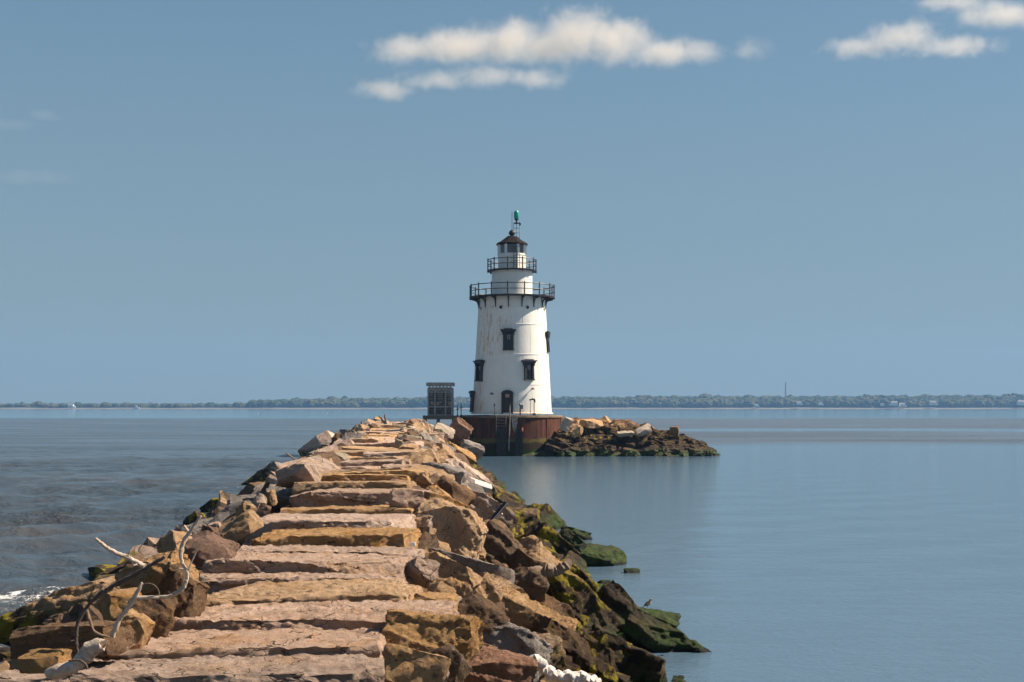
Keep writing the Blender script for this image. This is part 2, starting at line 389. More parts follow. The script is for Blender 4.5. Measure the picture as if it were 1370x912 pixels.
# ---- boulders placed one by one: px, py, width, height (photo pixels), roll (down to the right), tone, depth factor, label
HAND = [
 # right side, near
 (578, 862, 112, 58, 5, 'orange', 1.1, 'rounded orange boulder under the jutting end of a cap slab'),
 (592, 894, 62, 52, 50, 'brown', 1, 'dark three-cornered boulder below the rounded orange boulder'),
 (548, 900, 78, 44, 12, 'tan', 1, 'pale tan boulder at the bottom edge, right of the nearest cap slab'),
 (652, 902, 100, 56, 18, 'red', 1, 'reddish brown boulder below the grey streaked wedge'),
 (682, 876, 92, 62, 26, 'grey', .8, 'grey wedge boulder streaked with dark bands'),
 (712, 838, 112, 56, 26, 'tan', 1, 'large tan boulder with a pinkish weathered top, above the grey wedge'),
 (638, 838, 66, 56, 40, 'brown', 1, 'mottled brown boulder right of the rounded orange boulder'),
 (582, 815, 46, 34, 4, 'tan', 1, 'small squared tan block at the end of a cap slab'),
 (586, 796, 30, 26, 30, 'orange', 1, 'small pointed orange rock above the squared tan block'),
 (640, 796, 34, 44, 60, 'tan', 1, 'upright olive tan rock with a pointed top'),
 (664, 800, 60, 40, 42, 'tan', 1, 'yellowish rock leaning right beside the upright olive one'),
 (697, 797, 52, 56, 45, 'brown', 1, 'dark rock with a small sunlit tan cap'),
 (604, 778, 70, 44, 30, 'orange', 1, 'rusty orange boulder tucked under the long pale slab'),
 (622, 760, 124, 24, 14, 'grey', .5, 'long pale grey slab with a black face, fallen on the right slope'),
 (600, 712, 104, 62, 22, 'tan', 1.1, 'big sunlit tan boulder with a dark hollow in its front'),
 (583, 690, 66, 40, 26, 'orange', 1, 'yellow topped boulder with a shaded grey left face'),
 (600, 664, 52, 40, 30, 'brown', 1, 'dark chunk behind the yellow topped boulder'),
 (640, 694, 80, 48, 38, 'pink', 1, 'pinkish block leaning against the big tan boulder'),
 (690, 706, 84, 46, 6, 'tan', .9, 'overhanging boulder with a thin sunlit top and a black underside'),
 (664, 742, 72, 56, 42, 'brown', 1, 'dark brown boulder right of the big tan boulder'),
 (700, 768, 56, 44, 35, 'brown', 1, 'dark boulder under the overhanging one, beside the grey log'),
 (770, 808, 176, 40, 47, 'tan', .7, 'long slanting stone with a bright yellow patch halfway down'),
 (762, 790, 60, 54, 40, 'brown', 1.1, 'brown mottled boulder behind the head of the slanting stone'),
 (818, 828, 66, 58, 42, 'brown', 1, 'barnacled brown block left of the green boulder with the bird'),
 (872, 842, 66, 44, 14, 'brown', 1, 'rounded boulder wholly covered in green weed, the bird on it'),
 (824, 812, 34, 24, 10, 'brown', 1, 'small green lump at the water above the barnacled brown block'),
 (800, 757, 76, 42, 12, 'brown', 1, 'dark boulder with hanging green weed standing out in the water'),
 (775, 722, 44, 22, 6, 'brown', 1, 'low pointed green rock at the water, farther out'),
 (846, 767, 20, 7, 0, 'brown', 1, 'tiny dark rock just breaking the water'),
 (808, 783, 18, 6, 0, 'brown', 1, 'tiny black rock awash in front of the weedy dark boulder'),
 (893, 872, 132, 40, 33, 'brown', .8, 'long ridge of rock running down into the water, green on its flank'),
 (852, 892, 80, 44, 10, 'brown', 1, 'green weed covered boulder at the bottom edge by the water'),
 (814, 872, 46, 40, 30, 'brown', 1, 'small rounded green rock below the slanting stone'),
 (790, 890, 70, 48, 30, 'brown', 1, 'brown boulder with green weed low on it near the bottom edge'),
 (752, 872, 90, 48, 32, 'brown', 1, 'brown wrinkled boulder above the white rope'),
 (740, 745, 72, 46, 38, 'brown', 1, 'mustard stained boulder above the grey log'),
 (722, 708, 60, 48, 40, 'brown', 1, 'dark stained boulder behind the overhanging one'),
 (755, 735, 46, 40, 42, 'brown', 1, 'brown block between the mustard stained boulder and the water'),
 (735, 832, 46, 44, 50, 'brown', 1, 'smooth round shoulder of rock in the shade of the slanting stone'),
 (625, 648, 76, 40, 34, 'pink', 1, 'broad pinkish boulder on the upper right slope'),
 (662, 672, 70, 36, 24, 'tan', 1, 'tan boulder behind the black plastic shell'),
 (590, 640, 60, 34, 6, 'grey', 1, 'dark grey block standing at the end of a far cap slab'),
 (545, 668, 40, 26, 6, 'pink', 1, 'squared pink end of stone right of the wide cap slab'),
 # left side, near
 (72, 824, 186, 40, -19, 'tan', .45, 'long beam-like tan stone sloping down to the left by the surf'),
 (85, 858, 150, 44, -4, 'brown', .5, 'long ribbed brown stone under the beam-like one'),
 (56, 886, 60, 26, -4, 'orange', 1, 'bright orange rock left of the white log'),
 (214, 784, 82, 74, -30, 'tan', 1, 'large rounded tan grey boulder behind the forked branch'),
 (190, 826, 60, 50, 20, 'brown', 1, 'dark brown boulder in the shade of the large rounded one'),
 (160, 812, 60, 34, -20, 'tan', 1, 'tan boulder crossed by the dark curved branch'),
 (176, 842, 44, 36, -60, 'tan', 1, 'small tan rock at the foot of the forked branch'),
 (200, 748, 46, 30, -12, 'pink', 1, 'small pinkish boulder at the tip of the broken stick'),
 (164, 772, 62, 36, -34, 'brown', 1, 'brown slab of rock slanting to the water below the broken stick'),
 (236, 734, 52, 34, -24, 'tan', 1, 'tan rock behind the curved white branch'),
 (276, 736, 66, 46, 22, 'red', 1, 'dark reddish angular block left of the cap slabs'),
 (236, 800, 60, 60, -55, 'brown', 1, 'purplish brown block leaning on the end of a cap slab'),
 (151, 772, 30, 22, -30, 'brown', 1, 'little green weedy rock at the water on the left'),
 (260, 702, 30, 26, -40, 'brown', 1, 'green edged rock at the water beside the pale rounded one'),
 (297, 685, 54, 36, -28, 'grey', 1, 'pale rounded boulder at the left water edge'),
 (318, 706, 52, 30, -30, 'tan', 1, 'tan boulder between the pale rounded one and the cap slabs'),
 (330, 672, 70, 26, -40, 'brown', .7, 'dark tilted slab on the left slope'),
 (352, 648, 64, 34, -30, 'grey', 1, 'grey pointed boulder on the left slope'),
 (392, 634, 56, 26, -10, 'pink', 1, 'flat pale boulder at the left end of the far cap slabs'),
 (430, 602, 52, 32, -34, 'pink', 1, 'large tilted slab standing out on the left edge midway out'),
]
hand_w = []
for i, (px, py, w, h, roll, tone, df, lab) in enumerate(HAND):
    p = hit(px, py, .18); s = FPX/p.y
    ww, hh = w/s, h/s*1.12
    if px < 480 and py < 760: ww *= .9; hh *= .85
    if p.z < .1: p.z = .02
    rr = random.Random(i*7+3)
    res = max(.022, 4/s)
    o = add_stone('boulder', p+Vector((0, max(ww*df*.8, hh*.8)*.42, -hh*.06)), (ww*1.02, max(ww*df*.8, hh*.8), hh*1.02), (R(rr.uniform(-30, 4)), R(roll), R(rr.uniform(-20, 20))), tone, 200+i, lab, 'boulder', None,
              cuts=13, chop=.3, rough=.055*min(1, hh*1.6), res=res, skew=.08)
    hand_w.append((p.x, p.y, ww))

# ---- the other boulders of the slopes and of the islet round the tower: copies of a set of stone meshes
PROT = []
for i in range(30):
    q = random.Random(i+50); PROT.append(stone_mesh('boulder', (1, q.uniform(.65, 1.0), q.uniform(.5, .8)), 300+i, cuts=14, chop=.32, rough=.055, res=.055, skew=.08))
pairs = {}
def proto(i, tone, islet=False):
    k = (i, tone, islet)
    if k not in pairs:
        me = PROT[i].copy(); me.materials.append((GI if islet else G)[tone]); pairs[k] = me
    return pairs[k]
rng = random.Random(11)
cand = []   # (screen size, loc, scale, rot, tone, zone)
y = 6.5
while y < 110:
    for side in (1, -1):
        hw = half_w(y); end = (5.75 if side > 0 else 6.4)
        u = hw+.1
        while u < end:
            sz = rng.uniform(.45, .8) if y < 27 else rng.uniform(.5, 1.15) if rng.random() < .8 else rng.uniform(1.1, 1.5)
            uu = u+rng.uniform(-.2, .2); yy = y+rng.uniform(-.4, .4); x = cx_at(yy)+side*uu
            z = mound_z(x, yy)
            near = any((x-a)**2+(yy-b)**2 < (c*.5+sz*.32)**2 for a, b, c in hand_w)
            if not near or rng.random() < .12:
                t = (uu-hw)/(end-hw)
                tone = rng.choice(['tan', 'pink', 'tan', 'pale' if y > 60 else 'tan', 'grey', 'red', 'brown']) if t < .45 else rng.choice(['tan', 'brown', 'brown', 'red', 'brown'])
                if side < 0: tone = rng.choice(['tan', 'grey', 'pink', 'brown', 'grey'])
                zone = ('right' if side > 0 else 'left', 'near' if yy < 30 else 'mid' if yy < 65 else 'far', 'upper' if t < .45 else 'lower')
                rot = (R(rng.uniform(-30, 30)), R(side*rng.uniform(-5, 45)), rng.uniform(0, 6.28))
                zo = rng.uniform(-.28, .08)-(.15 if near else 0)-(.16 if t < .2 else 0)-(.25 if yy < 27 else 0)-.12*sz
                cand.append((sz*FPX/yy*(1.25 if t < .5 else 1)*(1.2 if side > 0 else .75), (x, yy, z+zo), sz, rot, tone, zone))
            u += sz*.62
    y += .72
# the islet of boulders to the right of the tower and round its foot
LYc = 118.
def isle_h(px):
    return float(np.interp(px, [735, 760, 790, 820, 850, 880, 905, 930, 955, 962], [2.9, 3.0, 2.9, 2.9, 2.7, 2.1, 1.7, 1.2, .4, -.5]))
isle = []
for j in range(380):
    px = rng.uniform(738, 950); b = rng.uniform(0, 1)
    Yb = 112.5+rng.uniform(0, 14) if px < 930 else rng.uniform(113, 120)
    x = (px-CX)*115/FPX; hmax = isle_h(px)
    dist = min(1, (Yb-112.5)/5.0)
    z = hmax*dist**.75-.1 if Yb < 119 else hmax*.95
    if z < -.1: continue
    sz = rng.uniform(.6, 1.7)
    tone = rng.choice(['tan', 'brown', 'red', 'tan', 'brown', 'brown', 'red'])
    isle.append((sz*FPX/Yb*(1 if Yb < 119.5 else .4), (x, Yb, z-.15*sz), sz, (rng.uniform(-.75, .3), rng.uniform(-.3, .6), rng.uniform(0, 6.28)), tone, ('isle', 'upper' if z > 1.7 else 'lower', '')))
cand.sort(key=lambda c: -c[0]); isle.sort(key=lambda c: -c[0])
NI = 80; NB = 300-len(HAND)-NI-12
LAB = {('right', 'near', 'upper'): 'small rough boulder wedged beside the near cap slabs on the right slope',
 ('right', 'near', 'lower'): 'dark weedy boulder low on the near right slope',
 ('right', 'mid', 'upper'): 'sunlit boulder high on the right slope midway to the lighthouse',
 ('right', 'mid', 'lower'): 'dark tide-stained boulder low on the right slope midway to the lighthouse',
 ('right', 'far', 'upper'): 'pale boulder high on the right slope close to the lighthouse',
 ('right', 'far', 'lower'): 'dark green stained boulder by the water close to the lighthouse',
 ('left', 'near', 'upper'): 'rough boulder high on the near left slope',
 ('left', 'near', 'lower'): 'wave-washed boulder low on the near left slope',
 ('left', 'mid', 'upper'): 'pale boulder on the left edge of the breakwater midway out',
 ('left', 'mid', 'lower'): 'boulder at the left water edge midway out',
 ('left', 'far', 'upper'): 'pale boulder on the left edge of the breakwater close to the lighthouse',
 ('left', 'far', 'lower'): 'boulder at the left water edge close to the lighthouse',
 ('isle', 'upper', ''): 'brown boulder on the upper part of the islet right of the lighthouse',
 ('isle', 'lower', ''): 'dark weedy boulder at the foot of the islet right of the lighthouse'}
rest = []
def place(c):
    _, loc, sz, rot, tone, zone = c
    o = link('boulder', proto(rng.randrange(len(PROT)), tone, zone[0] == 'isle')); o.location = loc; o.rotation_euler = rot
    o.scale = (sz*rng.uniform(.9, 1.2), sz*rng.uniform(.9, 1.1), sz*rng.uniform(.8, 1.1)*(.7 if zone[0] == 'isle' else 1))
    tag(o, LAB[zone], 'boulder', {'right': 'boulders of the right slope', 'left': 'boulders of the left slope', 'isle': 'boulders of the islet'}[zone[0]])
for c in cand[:NB]: place(c)
for c in isle[:NI]: place(c)
def merge(cs, name, label):
    by = {}
    vs, fs, ms, base = [], [], [], 0
    tones = list(G); me = bpy.data.meshes.new(name)
    for t in tones: me.materials.append((GI if cs[0][5][0] == 'isle' else G)[t])
    V, T, MI, SE = [], [], [], []
    for c in cs:
        _, loc, sz, rot, tone, _z = c
        pm = LOW[rng.randrange(len(LOW))]
        m = Matrix.LocRotScale(Vector(loc), Euler(rot), Vector((sz*1.05, sz, sz*.95)))
        co = np.empty(len(pm.vertices)*3); pm.vertices.foreach_get('co', co); co = co.reshape(-1, 3)
        A = np.array(m); V.append(co@A[:3, :3].T+A[:3, 3])
        t = np.empty(len(pm.polygons)*3, dtype=int); pm.polygons.foreach_get('vertices', t)
        T.append(t.reshape(-1, 3)+base); MI += [tones.index(tone)]*len(pm.polygons); base += len(co)
    me.from_pydata(np.concatenate(V).tolist(), [], np.concatenate(T).tolist()); me.polygons.foreach_set('material_index', MI)
    me.polygons.foreach_set('use_smooth', [False]*len(MI))
    return tag(link(name, me), label, 'rubble', None, 'stuff')
LOW = [stone_mesh('low', (1, .85, .65), 700+i, cuts=10, chop=.4, rough=.05, res=.16, skew=.1) for i in range(12)]
small = []; small2 = []
for j in range(1500):
    yy = 7+60*rng.random()**1.6; side = rng.choice((1, 1, -1)); hw = half_w(yy); end = 5.7 if side > 0 else 6.2
    uu = rng.uniform(hw+.12, end); x = cx_at(yy)+side*uu; sz = rng.uniform(.16, .42)
    small.append((0, (x, yy, mound_z(x, yy)+rng.uniform(-.2, .08)), sz, (rng.uniform(0, 6), rng.uniform(0, 6), rng.uniform(0, 6)), rng.choice(['tan', 'pink', 'brown', 'tan', 'tan', 'red']), (('right', 'near', 'upper'))))
merge(cand[NB:]+small, 'rubble', 'smaller rubble between and behind the boulders of the breakwater')
merge(isle[NI:], 'rubble', 'smaller rubble filling the islet beside the lighthouse')
for j in range(34):
    yy = rng.uniform(34, 104); hw = half_w(yy); u = rng.choice((-1, 1, 1))*rng.uniform(.45, 1.05)*hw; sz = rng.uniform(.25, .6)
    small2.append((0, (cx_at(yy)+u, yy, deck_z(yy)+sz*.15), sz, (rng.uniform(-.4, .4), rng.uniform(-.4, .4), rng.uniform(0, 6)), rng.choice(['tan', 'pink', 'pale', 'brown', 'pink']), ('right', 'far', 'upper')))
merge(small2, 'rubble', 'loose broken stones scattered on the far half of the cap slabs')
# notable stones by the tower
def far_stone(px, py, w, h, Y, roll, tone, lab, seed):
    s = FPX/Y; add_stone('boulder', W(px, py, Y), (w/s, w/s*.8, h/s), (R(8), R(roll), R(10)), tone, seed, lab, 'boulder', None, cuts=10, chop=.36, rough=.06, res=.14)
far_stone(757, 567, 14, 18, 112.3, 25, 'pale', 'cream coloured boulder leaning at the right rim of the rusty base', 901)
far_stone(614, 577, 26, 32, 104, 30, 'red', 'tall reddish three-cornered boulder in front of the rusty base', 902)
far_stone(862, 576, 22, 9, 115, -22, 'pale', 'white topped boulder high on the islet', 903)
far_stone(836, 580, 22, 5, 114.5, -6, 'pale', 'low pale boulder on the islet, left of the white topped one', 904)
far_stone(771, 577, 16, 13, 112, -35, 'orange', 'small orange boulder on the islet beside the rusty base', 905)
far_stone(903, 577, 12, 12, 116, 10, 'brown', 'dark knob of rock standing up on the islet skyline', 906)
far_stone(792, 566, 30, 9, 116, 4, 'tan', 'flat tan boulder at the top of the islet next to the tower', 907)
far_stone(640, 652, 0, 0, 1, 0, 'pale', '', 908) if False else None
far_stone(595, 576, 26, 12, 90, 20, 'pale', 'pale block on the path end, right of the last cap slabs', 909)
far_stone(630, 600, 28, 18, 70, 25, 'grey', 'grey squared stone by the last part of the right slope', 910)
far_stone(566, 604, 13, 24, 62, 3, 'pale', 'upright pale stone at the right edge of the far cap slabs', 911)
far_stone(618, 606, 36, 14, 66, 30, 'tan', 'long tan stone pointing down the right slope far out', 912)
far_stone(549, 588, 18, 11, 70, 0, 'tan', 'small squared tan stone set in the far cap slabs', 913)

# islet core
mb = MB(); xs = np.linspace(-9, 18.8, 60); yy = np.linspace(112.4, 130, 30); v = []
for y in yy:
    for x in xs:
        px = CX+x*FPX/115; hm = isle_h(px) if px > 735 else 2.6
        z = hm*min(1, max(0, (y-112.6)/5.2))**.8-.45+.15*noise.noise(Vector((x, y, 0)))
        v.append((x, y, z if y < 127 else -1))
n = len(xs); mb.add(v, [(j*n+i, j*n+i+1, (j+1)*n+i+1, (j+1)*n+i) for j in range(len(yy)-1) for i in range(n-1)])
tag(mb.build('islet_ground', GI['brown']), 'dark rubble ground of the islet', None, None, 'structure')

# ------------------------------------------------------------------ water
t = NT('sea_water'); P = t.pos(); sx = t.sep(P)
side = t.math('ADD', sx[0], t.math('MULTIPLY', sx[1], .077))               # across the breakwater
far_m = t.ramp(sx[1], 125, 165)
left_m = t.math('MAXIMUM', t.ramp(side, 1, -1), 0)
wob = t.math('MULTIPLY', t.math('SUBTRACT', t.noise(P, .012, 4, .6), .5), 40)
yw = t.math('ADD', sx[1], wob)
band1 = t.math('MULTIPLY', t.ramp(yw, 138, 160), t.ramp(yw, 236, 214))
band2 = t.math('MULTIPLY', t.ramp(yw, 246, 262), t.ramp(yw, 520, 440))
band = t.math('MAXIMUM', band1, band2)
mpw = t.new('ShaderNodeMapping'); t.put(mpw.inputs[0], P); mpw.inputs['Scale'].default_value = (.25, 1, 1)
st = t.noise(mpw.outputs[0], .09, 6, .68, .4)                                # long streaks across the view
rough_l = t.math('MULTIPLY', left_m, t.ramp(yw, 520, 430))
murk = t.math('MAXIMUM', t.math('MULTIPLY', band, t.ramp(sx[0], -40, -20)), t.math('MULTIPLY', rough_l, t.math('MULTIPLY', t.ramp(st, .3, .65, .45, 1), t.ramp(t.noise(mpw.outputs[0], 1.1, 5, .75), .38, .6, .35, 1))))
c_clear = (.08, .135, .195); c_far = (.05, .14, .19); c_mud = (.085, .066, .05)
c = t.mix(t.ramp(yw, 430, 560), c_clear, c_far)
c = t.mix(rough_l, c, (.035, .06, .085))
c = t.mix(t.math('MULTIPLY', murk, t.ramp(rough_l, 0, 1, .85, .62)), c, c_mud)
gate = t.math('MAXIMUM', t.math('MAXIMUM', rough_l, band), .0)
rip = t.math('MULTIPLY', gate, t.ramp(t.noise(mpw.outputs[0], .07, 5, .65), .42, .56, .25, 1))
# white water at the left foot of the stones
fo = t.math('MULTIPLY', t.ramp(side, -6.2, -6.9), t.ramp(side, -8.6, -7.2))
fo = t.math('MULTIPLY', fo, t.ramp(t.noise(P, 1.6, 8, .78), .57, .64))
fo2 = t.math('MULTIPLY', t.ramp(t.vm('DISTANCE', P, (-10.9, 29.0, 0)), 1.9, .3), t.ramp(t.noise(P, 2.6, 8, .85), .50, .57))
foam = t.math('MAXIMUM', fo, fo2, clamp=True)
c = t.mix(foam, c, (.75, .76, .76))
h1 = t.noise(P, .9, 5, .6, .3); h2 = t.noise(P, 3.6, 5, .65, .5); h3 = t.noise(P, 12, 3, .6)
b = t.bump(h1, .5, t.math('ADD', t.math('MULTIPLY', rip, 1.3), .07))
b = t.bump(h2, .16, t.math('ADD', t.math('MULTIPLY', rip, 1.), .16), b)
b = t.bump(h3, .02, t.math('ADD', t.math('MULTIPLY', rip, .6), .6), b)
t.set(c, t.math('ADD', t.math('ADD', t.math('MULTIPLY', gate, .06), .06), t.math('MULTIPLY', foam, .5)), 0, b); t.b.inputs['IOR'].default_value = 1.33
t.put(t.b.inputs['Specular IOR Level'], t.ramp(rip, 0, 1, .5, .24, False))
ys = [-60, -20]; y = 3.
while y < 2350: ys.append(y); y += max(.16, y*.0085)
us = [-30, -8, -3, -1.2]+list(np.linspace(-.55, .55, 420))+[1.2, 3, 8, 30]
ys = np.array(ys); us = np.array(us); Yg, Ug = np.meshgrid(ys, us, indexing='ij')
X = np.clip(Ug*(Yg+22)*.8, -2400, 2400)*1.0
Uc = X+1.3+.077*Yg; left = np.clip((-Uc-1)/3, 0, 1)
fade = np.clip(1-Yg/160, 0, 1)
Z = np.zeros_like(X); rs = np.random.RandomState(4)
for i in range(26):
    wl_ = rs.uniform(.9, 5); a = rs.normal(-1.1, .55); k = 2*math.pi/wl_
    amp = .0105*wl_**.9
    Z += amp*np.sin(k*(X*math.cos(a)+Yg*math.sin(a))+rs.uniform(0, 7)+.8*np.sin(X*.23+Yg*.17*i % 3))
Z *= fade*(left*1.0+.03)
# one small breaker running onto the stones at the left
q = (Yg-29.0)-.10*(X+11)+.12*np.sin(X*1.3); env = np.exp(-((X+10.7)/1.9)**2)
Z += .24*env*np.exp(-(q/.42)**2)*left
v = np.stack([X, Yg, Z], -1).reshape(-1, 3); n = len(us); m_ = len(ys)
idx = np.arange(n*m_).reshape(m_, n)
F = np.stack([idx[:-1, :-1], idx[:-1, 1:], idx[1:, 1:], idx[1:, :-1]], -1).reshape(-1, 4)
me = bpy.data.meshes.new('sea'); me.from_pydata(v.tolist(), [], F.tolist()); me.polygons.foreach_set('use_smooth', [True]*len(F))
tag(link('sea', me, t.m), 'calm blue grey sea on the right of the breakwater, choppy and brown on the left', None, None, 'structure')

# ------------------------------------------------------------------ lighthouse
LY = 118.; LS = FPX/LY
def lz(py): return EYE-(py-HY)/LS
z0, ztop = lz(553.5), lz(399)
R0, R1 = 53.3/LS, 44.3/LS
def tr(z): return R0+(R1-R0)*(z-z0)/(ztop-z0)
t = NT('white_iron_paint'); v = t.coords(); p = t.pos(); sx = t.sep(v)
mp = t.new('ShaderNodeMapping'); t.put(mp.inputs[0], v); mp.inputs['Scale'].default_value = (1, 1, .16)
run = t.noise(mp.outputs[0], 5.0, 8, .78, .3); spot = t.noise(v, 3.0, 8, .8)
zone = t.math('MULTIPLY', t.ramp(sx[0], .9, -1.2), t.math('MULTIPLY', t.ramp(sx[2], 8.6, 9.6), t.ramp(sx[2], 14.1, 13.2)))
rust = t.math('MULTIPLY', t.ramp(run, .50, .60), t.ramp(spot, .42, .50)); rust = t.math('MULTIPLY', rust, t.ramp(zone, 0, 1, .06, 1))
leftedge = t.math('MULTIPLY', t.ramp(sx[0], -2.3, -3.1), t.math('MULTIPLY', t.ramp(run, .45, .6), t.ramp(sx[2], 7.2, 6.0)))
foot = t.math('MULTIPLY', t.ramp(sx[2], z0+.5, z0), t.ramp(run, .4, .62))
rust = t.math('MAXIMUM', rust, t.math('MAXIMUM', t.math('MULTIPLY', leftedge, .9), t.math('MULTIPLY', foot, .8)))
c = t.mix(t.ramp(t.noise(v, .8, 5), .3, .7), (.89, .865, .80), (.84, .81, .745))
c = t.mix(t.ramp(run, .55, .75, 0, .5), c, (.62, .56, .47))
c = t.mix(t.math('MULTIPLY', rust, .85), c, (.56, .29, .09))
M['tower'] = t.set(c, .45, 0, t.bump(t.noise(v, 5, 5), .02, .5), .4)
t = NT('rusted_caisson_iron'); v = t.coords(); sx = t.sep(t.pos())
mp = t.new('ShaderNodeMapping'); t.put(mp.inputs[0], v); mp.inputs['Scale'].default_value = (1, 1, .12)
run = t.noise(mp.outputs[0], 3.2, 7, .72); n = t.noise(v, 2.2, 7, .7)
c = t.mix(t.ramp(run, .35, .65), (.035, .014, .010), (.14, .048, .024))
c = t.mix(t.ramp(run, .62, .72, 0, .7), c, (.30, .14, .07))
zz = t.math('ADD', sx[2], t.math('MULTIPLY', t.math('SUBTRACT', n, .5), .9))
c = t.mix(t.ramp(zz, 1.75, 1.35), c, (.035, .022, .012))
c = t.mix(t.math('MULTIPLY', t.ramp(zz, 1.65, 1.45), t.ramp(zz, 1.1, 1.3)), c, (.13, .10, .02))
c = t.mix(t.ramp(zz, .75, .45), c, (.02, .045, .008))
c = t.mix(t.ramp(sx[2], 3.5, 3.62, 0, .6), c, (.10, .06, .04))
M['rust'] = t.set(c, .8, .0, t.bump(run, .05, .7, t.bump(n, .05, .6)), .25)
M['roof'] = plain('lantern_roof_iron', (.006, .005, .005), (.022, .012, .010), .8, 0, 3, .004, .15)
t = NT('dark_glass'); M['glass'] = t.set((.012, .016, .018), .12)
t = NT('lantern_glass'); M['lglass'] = t.set((.02, .028, .03), .08)
M['green'] = plain('green_beacon_plastic', (.01, .30, .22), (.015, .36, .27), .3)
M['greenglass'] = plain('green_lens', (.05, .38, .30), (.10, .50, .40), .2)
M['pipe'] = plain('galvanised_pipe', (.34, .32, .29), (.22, .17, .13), .5, .3, 4)
M['deviceg'] = plain('grey_device_paint', (.22, .23, .24), (.14, .14, .14), .5)
M['peel'] = plain('peeling_pale_paint', (.42, .38, .34), (.20, .12, .09), .8, 0, 5)
M['notice'] = plain('pale_pink_notice', (.55, .32, .28), (.42, .22, .19), .6)
M['recess_shade'] = plain('painted_recess_shade', (.012, .009, .008), (.035, .022, .016), .7, 0, 3)  # near-black colour painted in for the shade of the ladder recess
M['concrete'] = plain('weathered_concrete', (.20, .14, .09), (.11, .07, .045), .85, 0, 2, .01)

LH = empty('lighthouse', (0, LY, 0))
tag(LH, 'white conical lighthouse with black galleries standing on a round rusty base', 'lighthouse')
mb = MB(); zs = np.linspace(z0, ztop, 13)
mb.lathe([(tr(z), z) for z in zs], n=96); mb.build('tower_wall', M['tower'], LH)
mb = MB()
for py in (414, 436, 475.5, 515):                     # raised joint flanges
    z = lz(py); mb.lathe([(tr(z)+.004, z-.03), (tr(z)+.028, z-.02), (tr(z)+.028, z+.02), (tr(z)+.004, z+.03)], n=96, cap=False)
mb.lathe([(R0+.01, z0), (R0+.12, z0), (R0+.12, z0+.1), (R0+.01, z0+.14)], n=96, cap=False)
crs = [lz(553), lz(515), lz(475.5), lz(436), lz(414)]
for j in range(4):
    for k in range(14):
        a = R(k*360/14+(j % 2)*13+5); za, zb = crs[j]+.12, crs[j+1]-.04
        pa = [((tr(z)+.004)*math.sin(a), -(tr(z)+.004)*math.cos(a), z) for z in (za, zb)]
        mb.bar(pa[0], pa[1], .035, .012)
mb.build('plate_seams', M['tower'], LH)
def on_wall(ang, z, r=None):                           # frame on the wall: outward, right, up
    a = R(ang); rr = tr(z) if r is None else r
    return Vector((rr*math.sin(a), -rr*math.cos(a), z)), Vector((math.sin(a), -math.cos(a), 0)), Vector((math.cos(a), math.sin(a), 0))
def boxw(mb, ang, zc, w, h, d, out=0, dx=0, lean=True):
    c, o, r = on_wall(ang, zc); l = (tr(zc+.5)-tr(zc-.5)) if lean else 0
    up = (Vector((0, 0, 1))+o*l).normalized(); c = c+o*out+r*dx
    v = [c+r*(sx*w/2)+up*(sz*h/2)+o*(so*d/2) for sx in (-1, 1) for so in (-1, 1) for sz in (-1, 1)]
    mb.add(v, [(0,1,3,2),(4,6,7,5),(0,4,5,1),(2,3,7,6),(0,2,6,4),(1,5,7,3)])
def window(ang, pyt, pyb, w=.95, k=1.):
    zt, zb = lz(pyt), lz(pyb); zc = (zt+zb)/2; h = zt-zb; nm = 'window'
    mb = MB()
    for sgn in (-1, 1): boxw(mb, ang, zc-.1, .17, h-.25, .34*k, .05, sgn*(w/2-.085))
    boxw(mb, ang, zb+.05, w+.08, .11, .38*k, .07)
    fr = mb.build('window', M['black'], LH)
    mb = MB(); boxw(mb, ang, zt-.24, w+.28, .17, .5*k, .1); boxw(mb, ang, zt-.11, w+.46, .11, .6*k, .12); boxw(mb, ang, zt-.02, w*.8, .1, .5*k, .12)
    for sgn in (-1, 1): boxw(mb, ang, zt-.42, .13, .28, .42*k, .08, sgn*(w/2+.0))
    mb.build('window_hood', M['black'], fr)
    mb = MB(); boxw(mb, ang, zc-.12, w-.3, h-.3, .05, .03); mb.build('pane', M['glass'], fr)
    mb = MB(); boxw(mb, ang, zc-.12, .05, h-.3, .09, .05); boxw(mb, ang, zc-.12, w-.3, .05, .085, .05); mb.build('glazing_bar', M['black'], fr)
    mb = MB(); boxw(mb, ang, zc+.22, .28, .42, .03, .075, .02); mb.build('paper_patch', M['peel'], fr)
window(-5.5, 442.5, 470.5); window(25.5, 482.5, 509.5, .93); window(-57, 482.5, 510.5, .93)
window(79, 444, 471, .8, .55); window(-81, 523, 551, .93)
# door
mb = MB(); zt, zb = lz(523.5), lz(553); zc = (zt+zb)/2
for sgn in (-1, 1): boxw(mb, -6.5, zc-.12, .13, zt-zb-.2, .3, .06, sgn*.46)
c0, o_, r_ = on_wall(-6.5, zt-.3)
arc = [c0+o_*.12+r_*(.46*math.cos(a))+Vector((0, 0, .24*math.sin(a))) for a in np.linspace(0, math.pi, 12)]
for a, b in zip(arc[:-1], arc[1:]): mb.bar(a, b, .16, .3)
dr = mb.build('door', M['black'], LH)
mb = MB(); boxw(mb, -6.5, zc-.05, .82, zt-zb-.15, .06, .02, lean=False); mb.build('door_leaf', M['black'], dr)
mb = MB(); boxw(mb, -6.5, lz(529.5), .36, .3, .03, .1); mb.build('notice', M['notice'], dr)
mb = MB(); boxw(mb, -6.5, lz(540), .06, .2, .08, .09, .3); mb.build('handle', M['pipe'], dr)
